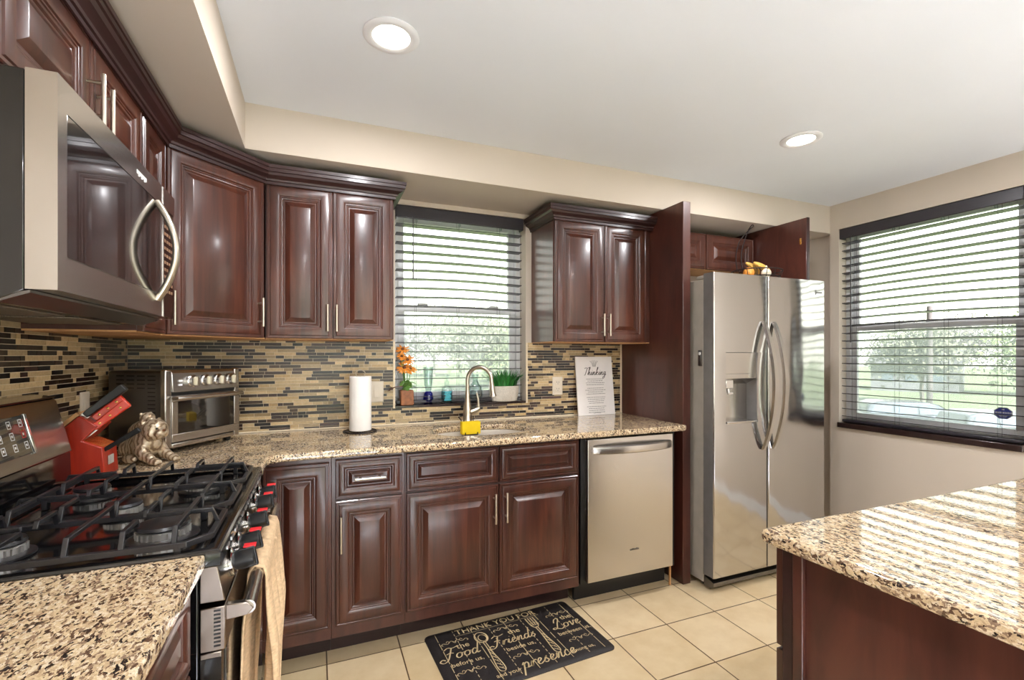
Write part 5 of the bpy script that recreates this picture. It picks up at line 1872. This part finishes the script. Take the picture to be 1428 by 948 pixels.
# ------------------------------------------------------------------ recessed ceiling lamps
def recessed(x, y, label):
    t_ = thing('recessed_light', label, 'ceiling light', (x, y, CEIL - 0.02))
    part('trim_ring', lambda b: add_lathe(b, [(0.092, 0.0), (0.093, -0.004), (0.086, -0.009), (0.070, -0.010), (0.062, -0.006), (0.062, 0.0)], (x, y, CEIL), 40, caps=False), M['white'], t_)
    part('lens', lambda b: add_lathe(b, [(0.062, -0.004), (0.05, -0.0065), (0, -0.008)], (x, y, CEIL), 32), M['lens'], t_)
    ld_ = bpy.data.lights.new('lamp', 'AREA')
    ld_.shape = 'DISK'
    ld_.size = 0.11
    ld_.energy = LAMP_W
    ld_.color = LAMP_COLOR
    lo = bpy.data.objects.new('bulb', ld_)
    COL.objects.link(lo)
    lo.parent = t_
    lo.location = (0, 0, 0.008)
    return t_


for x, y, lb in ((1.049, -1.078, 'round recessed ceiling light above the range side'), (3.050, -1.074, 'round recessed ceiling light nearest the fridge'),
                 (1.049, -3.1, 'added recessed ceiling light behind the camera on the left'), (3.05, -3.1, 'added recessed ceiling light above the island end'),  # these and the next two: unseen lamps added for fill, continuing the row
                 (1.049, -4.6, 'added recessed ceiling light at the far room end, left'), (3.05, -4.6, 'added recessed ceiling light at the far room end, right')):
    recessed(x, y, lb)

# pale rug in the sun by the added door, added to bounce light up
bm = bm_new()
add_box(bm, 0.35, 3.75, -5.05, -2.98, 0.0005, 0.012)
tag(obj('bounce_rug', bm, mat('added_pale_rug', (226, 230, 238), 0.95, var=0.04, vscale=(40, 40, 40)), bevel=0.004), 'added pale rug behind the camera, bouncing light up to the ceiling', 'rug')

# ------------------------------------------------------------------ outdoors
GZ = -2.2
bm = bm_new()
add_box(bm, -120, 160, -90, 180, GZ - 0.3, GZ)
o = obj('lawn', bm, M['grass'])
o['kind'] = 'structure'
bm = bm_new()
add_prism(bm, [(20, -30), (34, -30), (34, 3.0), (26.5, 16.5), (20, 16.5)], 'z', GZ + 0.005, GZ + 0.03)
o = obj('road', bm, M['asphalt'])
o['kind'] = 'structure'


def tree(x, y, h, leaf, density, spread, label, seed, group=None):
    rnd = random.Random(seed)
    t_ = thing('tree', label, 'tree', (x, y, GZ), 0, group)
    bmt, bml = bm_new(), bm_new()
    def grow(p, d, ln, rad, lev):
        q = p + d * ln
        add_tube(bmt, [p, (p + q) / 2 + Vector((rnd.uniform(-.04, .04) * ln, rnd.uniform(-.04, .04) * ln, 0)), q], [rad, rad * .85, rad * .7], 6)
        if lev >= 2:
            for _ in range(density * 3):
                c = p + d * ln * rnd.uniform(0.2, 1.2) + Vector((rnd.gauss(0, 1), rnd.gauss(0, 1), rnd.gauss(0, .8))) * spread * 0.12 * h
                s_ = rnd.uniform(0.08, 0.22) * h / 8
                u = Vector((rnd.gauss(0, 1), rnd.gauss(0, 1), rnd.gauss(0, 1))).normalized() * s_
                w = u.orthogonal().normalized() * s_ * 0.6
                bml.faces.new([bml.verts.new(c - u), bml.verts.new(c + w), bml.verts.new(c + u), bml.verts.new(c - w)])
        if lev < 4:
            for k in range(3 if lev else 5):
                ax = Vector((rnd.gauss(0, 1), rnd.gauss(0, 1), rnd.uniform(-.1, .5))).normalized()
                nd = (d * (0.9 if lev else 0.8) + ax * (0.75 if lev else 0.8)).normalized()
                grow(p + d * ln * rnd.uniform(0.7, 1.0), nd, ln * rnd.uniform(0.55, 0.75), rad * 0.58, lev + 1)
    grow(Vector((x, y, GZ)), Vector((rnd.uniform(-.05, .05), rnd.uniform(-.05, .05), 1)).normalized(), h * 0.32, h * 0.022, 0)
    obj('trunk', bmt, M['bark'], t_)
    lf = obj('foliage', bml, leaf, t_)
    lf['kind'] = 'stuff'
    return t_


TG = 'park trees beyond the sink window'
tree(8.3, 45, 9.0, M['leaf3'], 5, 0.9, 'bare grey tree seen left through the sink window', 21, TG)
tree(13.0, 36, 8.5, M['leaf2'], 8, 1.0, 'olive leafed tree in the middle of the sink window', 22, TG)
tree(17.5, 44, 8.0, M['leaf1'], 12, 1.1, 'bright green tree seen right through the sink window', 23, TG)
tree(22.5, 52, 8.5, M['leaf1'], 12, 1.1, 'fresh green tree at the right edge of the sink window', 24, TG)
tree(18.5, 74, 11, M['leaf2'], 10, 1.2, 'tall hazy olive tree far behind in the sink window', 25, TG)
tree(36.0, 80, 11, M['leaf3'], 8, 1.2, 'tall bare tree far behind right in the sink window', 26, TG)
tree(3.0, 60, 10, M['leaf1'], 10, 1.2, 'distant pale green tree far left in the sink window', 27, TG)
TG2 = 'trees beyond the right window'
tree(29, 21.5, 7.0, M['leaf1'], 6, 1.0, 'light green tree at the left edge of the right window', 31, TG2)
tree(41, 17.5, 7.0, M['leaf2'], 8, 1.1, 'olive tree behind the white house roof in the right window', 32, TG2)
tree(34.5, 8.6, 6.0, M['leaf1'], 5, 0.9, 'small spreading tree behind the second car', 33, TG2)
tree(57, 15, 9.0, M['leaf1'], 10, 1.2, 'round green tree far off right of the white house', 34, TG2)
tree(51, 37, 9.0, M['leaf1'], 10, 1.2, 'dense green tree far off left of the white house', 35, TG2)
tree(70, 29, 9.0, M['leaf3'], 8, 1.2, 'hazy grey tree on the skyline behind the white house', 36, TG2)

bm = bm_new()
add_lathe(bm, [(0.15, 0), (0.13, 6.2), (0.0, 6.25)], (32.1, 12.7, GZ), 14)
tag(obj('utility_pole', bm, M['pole']), 'plain grey post standing on the lawn behind the silver car', 'pole')

h_ = thing('house', 'white house with low grey roof across the lawn', 'house', (56, 25.5, GZ), 0.35)
def hp(name, fn, m_, par=None):
    b = bm_new()
    fn(b)
    return obj(name, b, m_, par or h_, world=False)
hw = hp('walls', lambda b: add_box(b, -3, 3, -3.2, 3.2, 0, 2.7), M['housewhite'])
hp('roof', lambda b: add_prism(b, [(-3.5, 2.7), (3.5, 2.7), (0, 4.2)], 'y', -3.5, 3.5), M['roofgrey'])
for y0 in (-2.4, -0.4, 1.4):
    hp('window', lambda b: add_box(b, -3.05, -2.99, y0, y0 + 0.9, 1.0, 2.1), M['carglass'])


def car(x, y, rot, paint, label):
    t_ = thing('parked_car', label, 'car', (x, y, GZ + 0.03), rot)
    def cpart(name, fn, m_, par=None, bevel=0.0):
        b = bm_new()
        fn(b)
        return obj(name, b, m_, par or t_, bevel, world=False)
    low = [(-2.15, 0.35), (2.2, 0.35), (2.25, 0.62), (2.15, 0.82), (1.05, 0.95), (-2.15, 0.98), (-2.25, 0.7)]
    cab_ = [(-2.10, 0.97), (1.05, 0.94), (0.45, 1.40), (0.1, 1.48), (-1.6, 1.48), (-1.95, 1.36)]
    def body(b):
        add_prism(b, low, 'y', -0.9, 0.9)
        vs = add_prism(b, cab_, 'y', -0.85, 0.85)
        for v in vs:
            if v.co.z > 1.1:
                v.co.y *= 0.84
    cpart('body', body, paint, bevel=0.06)
    for s_ in (-1, 1):
        for x0, x1, x2, x3 in ((-1.95, -1.15, -1.15, -1.75), (-1.07, -0.30, -0.30, -1.07), (-0.22, 0.85, 0.30, -0.22)):
            def pane(b):
                pts = [(x0, 1.0, .865), (x1, 1.0, .865), (x2, 1.36, .755), (x3, 1.36, .755)]
                b.faces.new([b.verts.new((p[0], s_ * (p[2] + 0.0), p[1])) for p in pts])
            cpart('side_window', pane, M['carglass'])
    cpart('windscreen', lambda b: b.faces.new([b.verts.new(p) for p in ((1.06, -.74, .98), (1.06, .74, .98), (0.50, .64, 1.40), (0.50, -.64, 1.40))]), M['carglass'])
    cpart('rear_window', lambda b: b.faces.new([b.verts.new(p) for p in ((-2.10, -.70, 1.02), (-2.10, .70, 1.02), (-1.985, .64, 1.36), (-1.985, -.64, 1.36))]), M['carglass'])
    for wx in (-1.35, 1.4):
        for s_ in (-1, 1):
            def whl(b):
                add_lathe(b, [(0.20, -0.09), (0.31, -0.09), (0.335, -0.05), (0.335, 0.05), (0.31, 0.09), (0.20, 0.09)], seg=24)
                rot_about(b, Matrix.Translation((wx, s_ * 0.82, 0.335)) @ Matrix.Rotation(PI / 2, 4, 'X'))
            w_ = cpart('wheel', whl, M['rubber'])
            def hub(b):
                add_lathe(b, [(0.0, -0.095), (0.20, -0.092), (0.20, 0.092), (0.0, 0.095)], seg=20)
                rot_about(b, Matrix.Translation((wx, s_ * 0.82, 0.335)) @ Matrix.Rotation(PI / 2, 4, 'X'))
            cpart('hubcap', hub, M['alu'], w_)
    for s_ in (-1, 1):
        cpart('tail_light', lambda b: add_box(b, -2.27, -2.02, s_ * 0.72 - 0.19, s_ * 0.72 + 0.19, 0.74, 0.93), M['redmark'], bevel=0.03)
        cpart('headlight', lambda b: add_box(b, 2.02, 2.23, s_ * 0.7 - 0.16, s_ * 0.7 + 0.16, 0.62, 0.78), M['white'], bevel=0.03)
    return t_


car(24.9, 9.6, -0.75, M['carsilver'], 'silver car parked outside, left in the right window')
car(23.9, 6.1, -0.55, M['cargrey'], 'pale grey car parked outside, lower right in the right window')
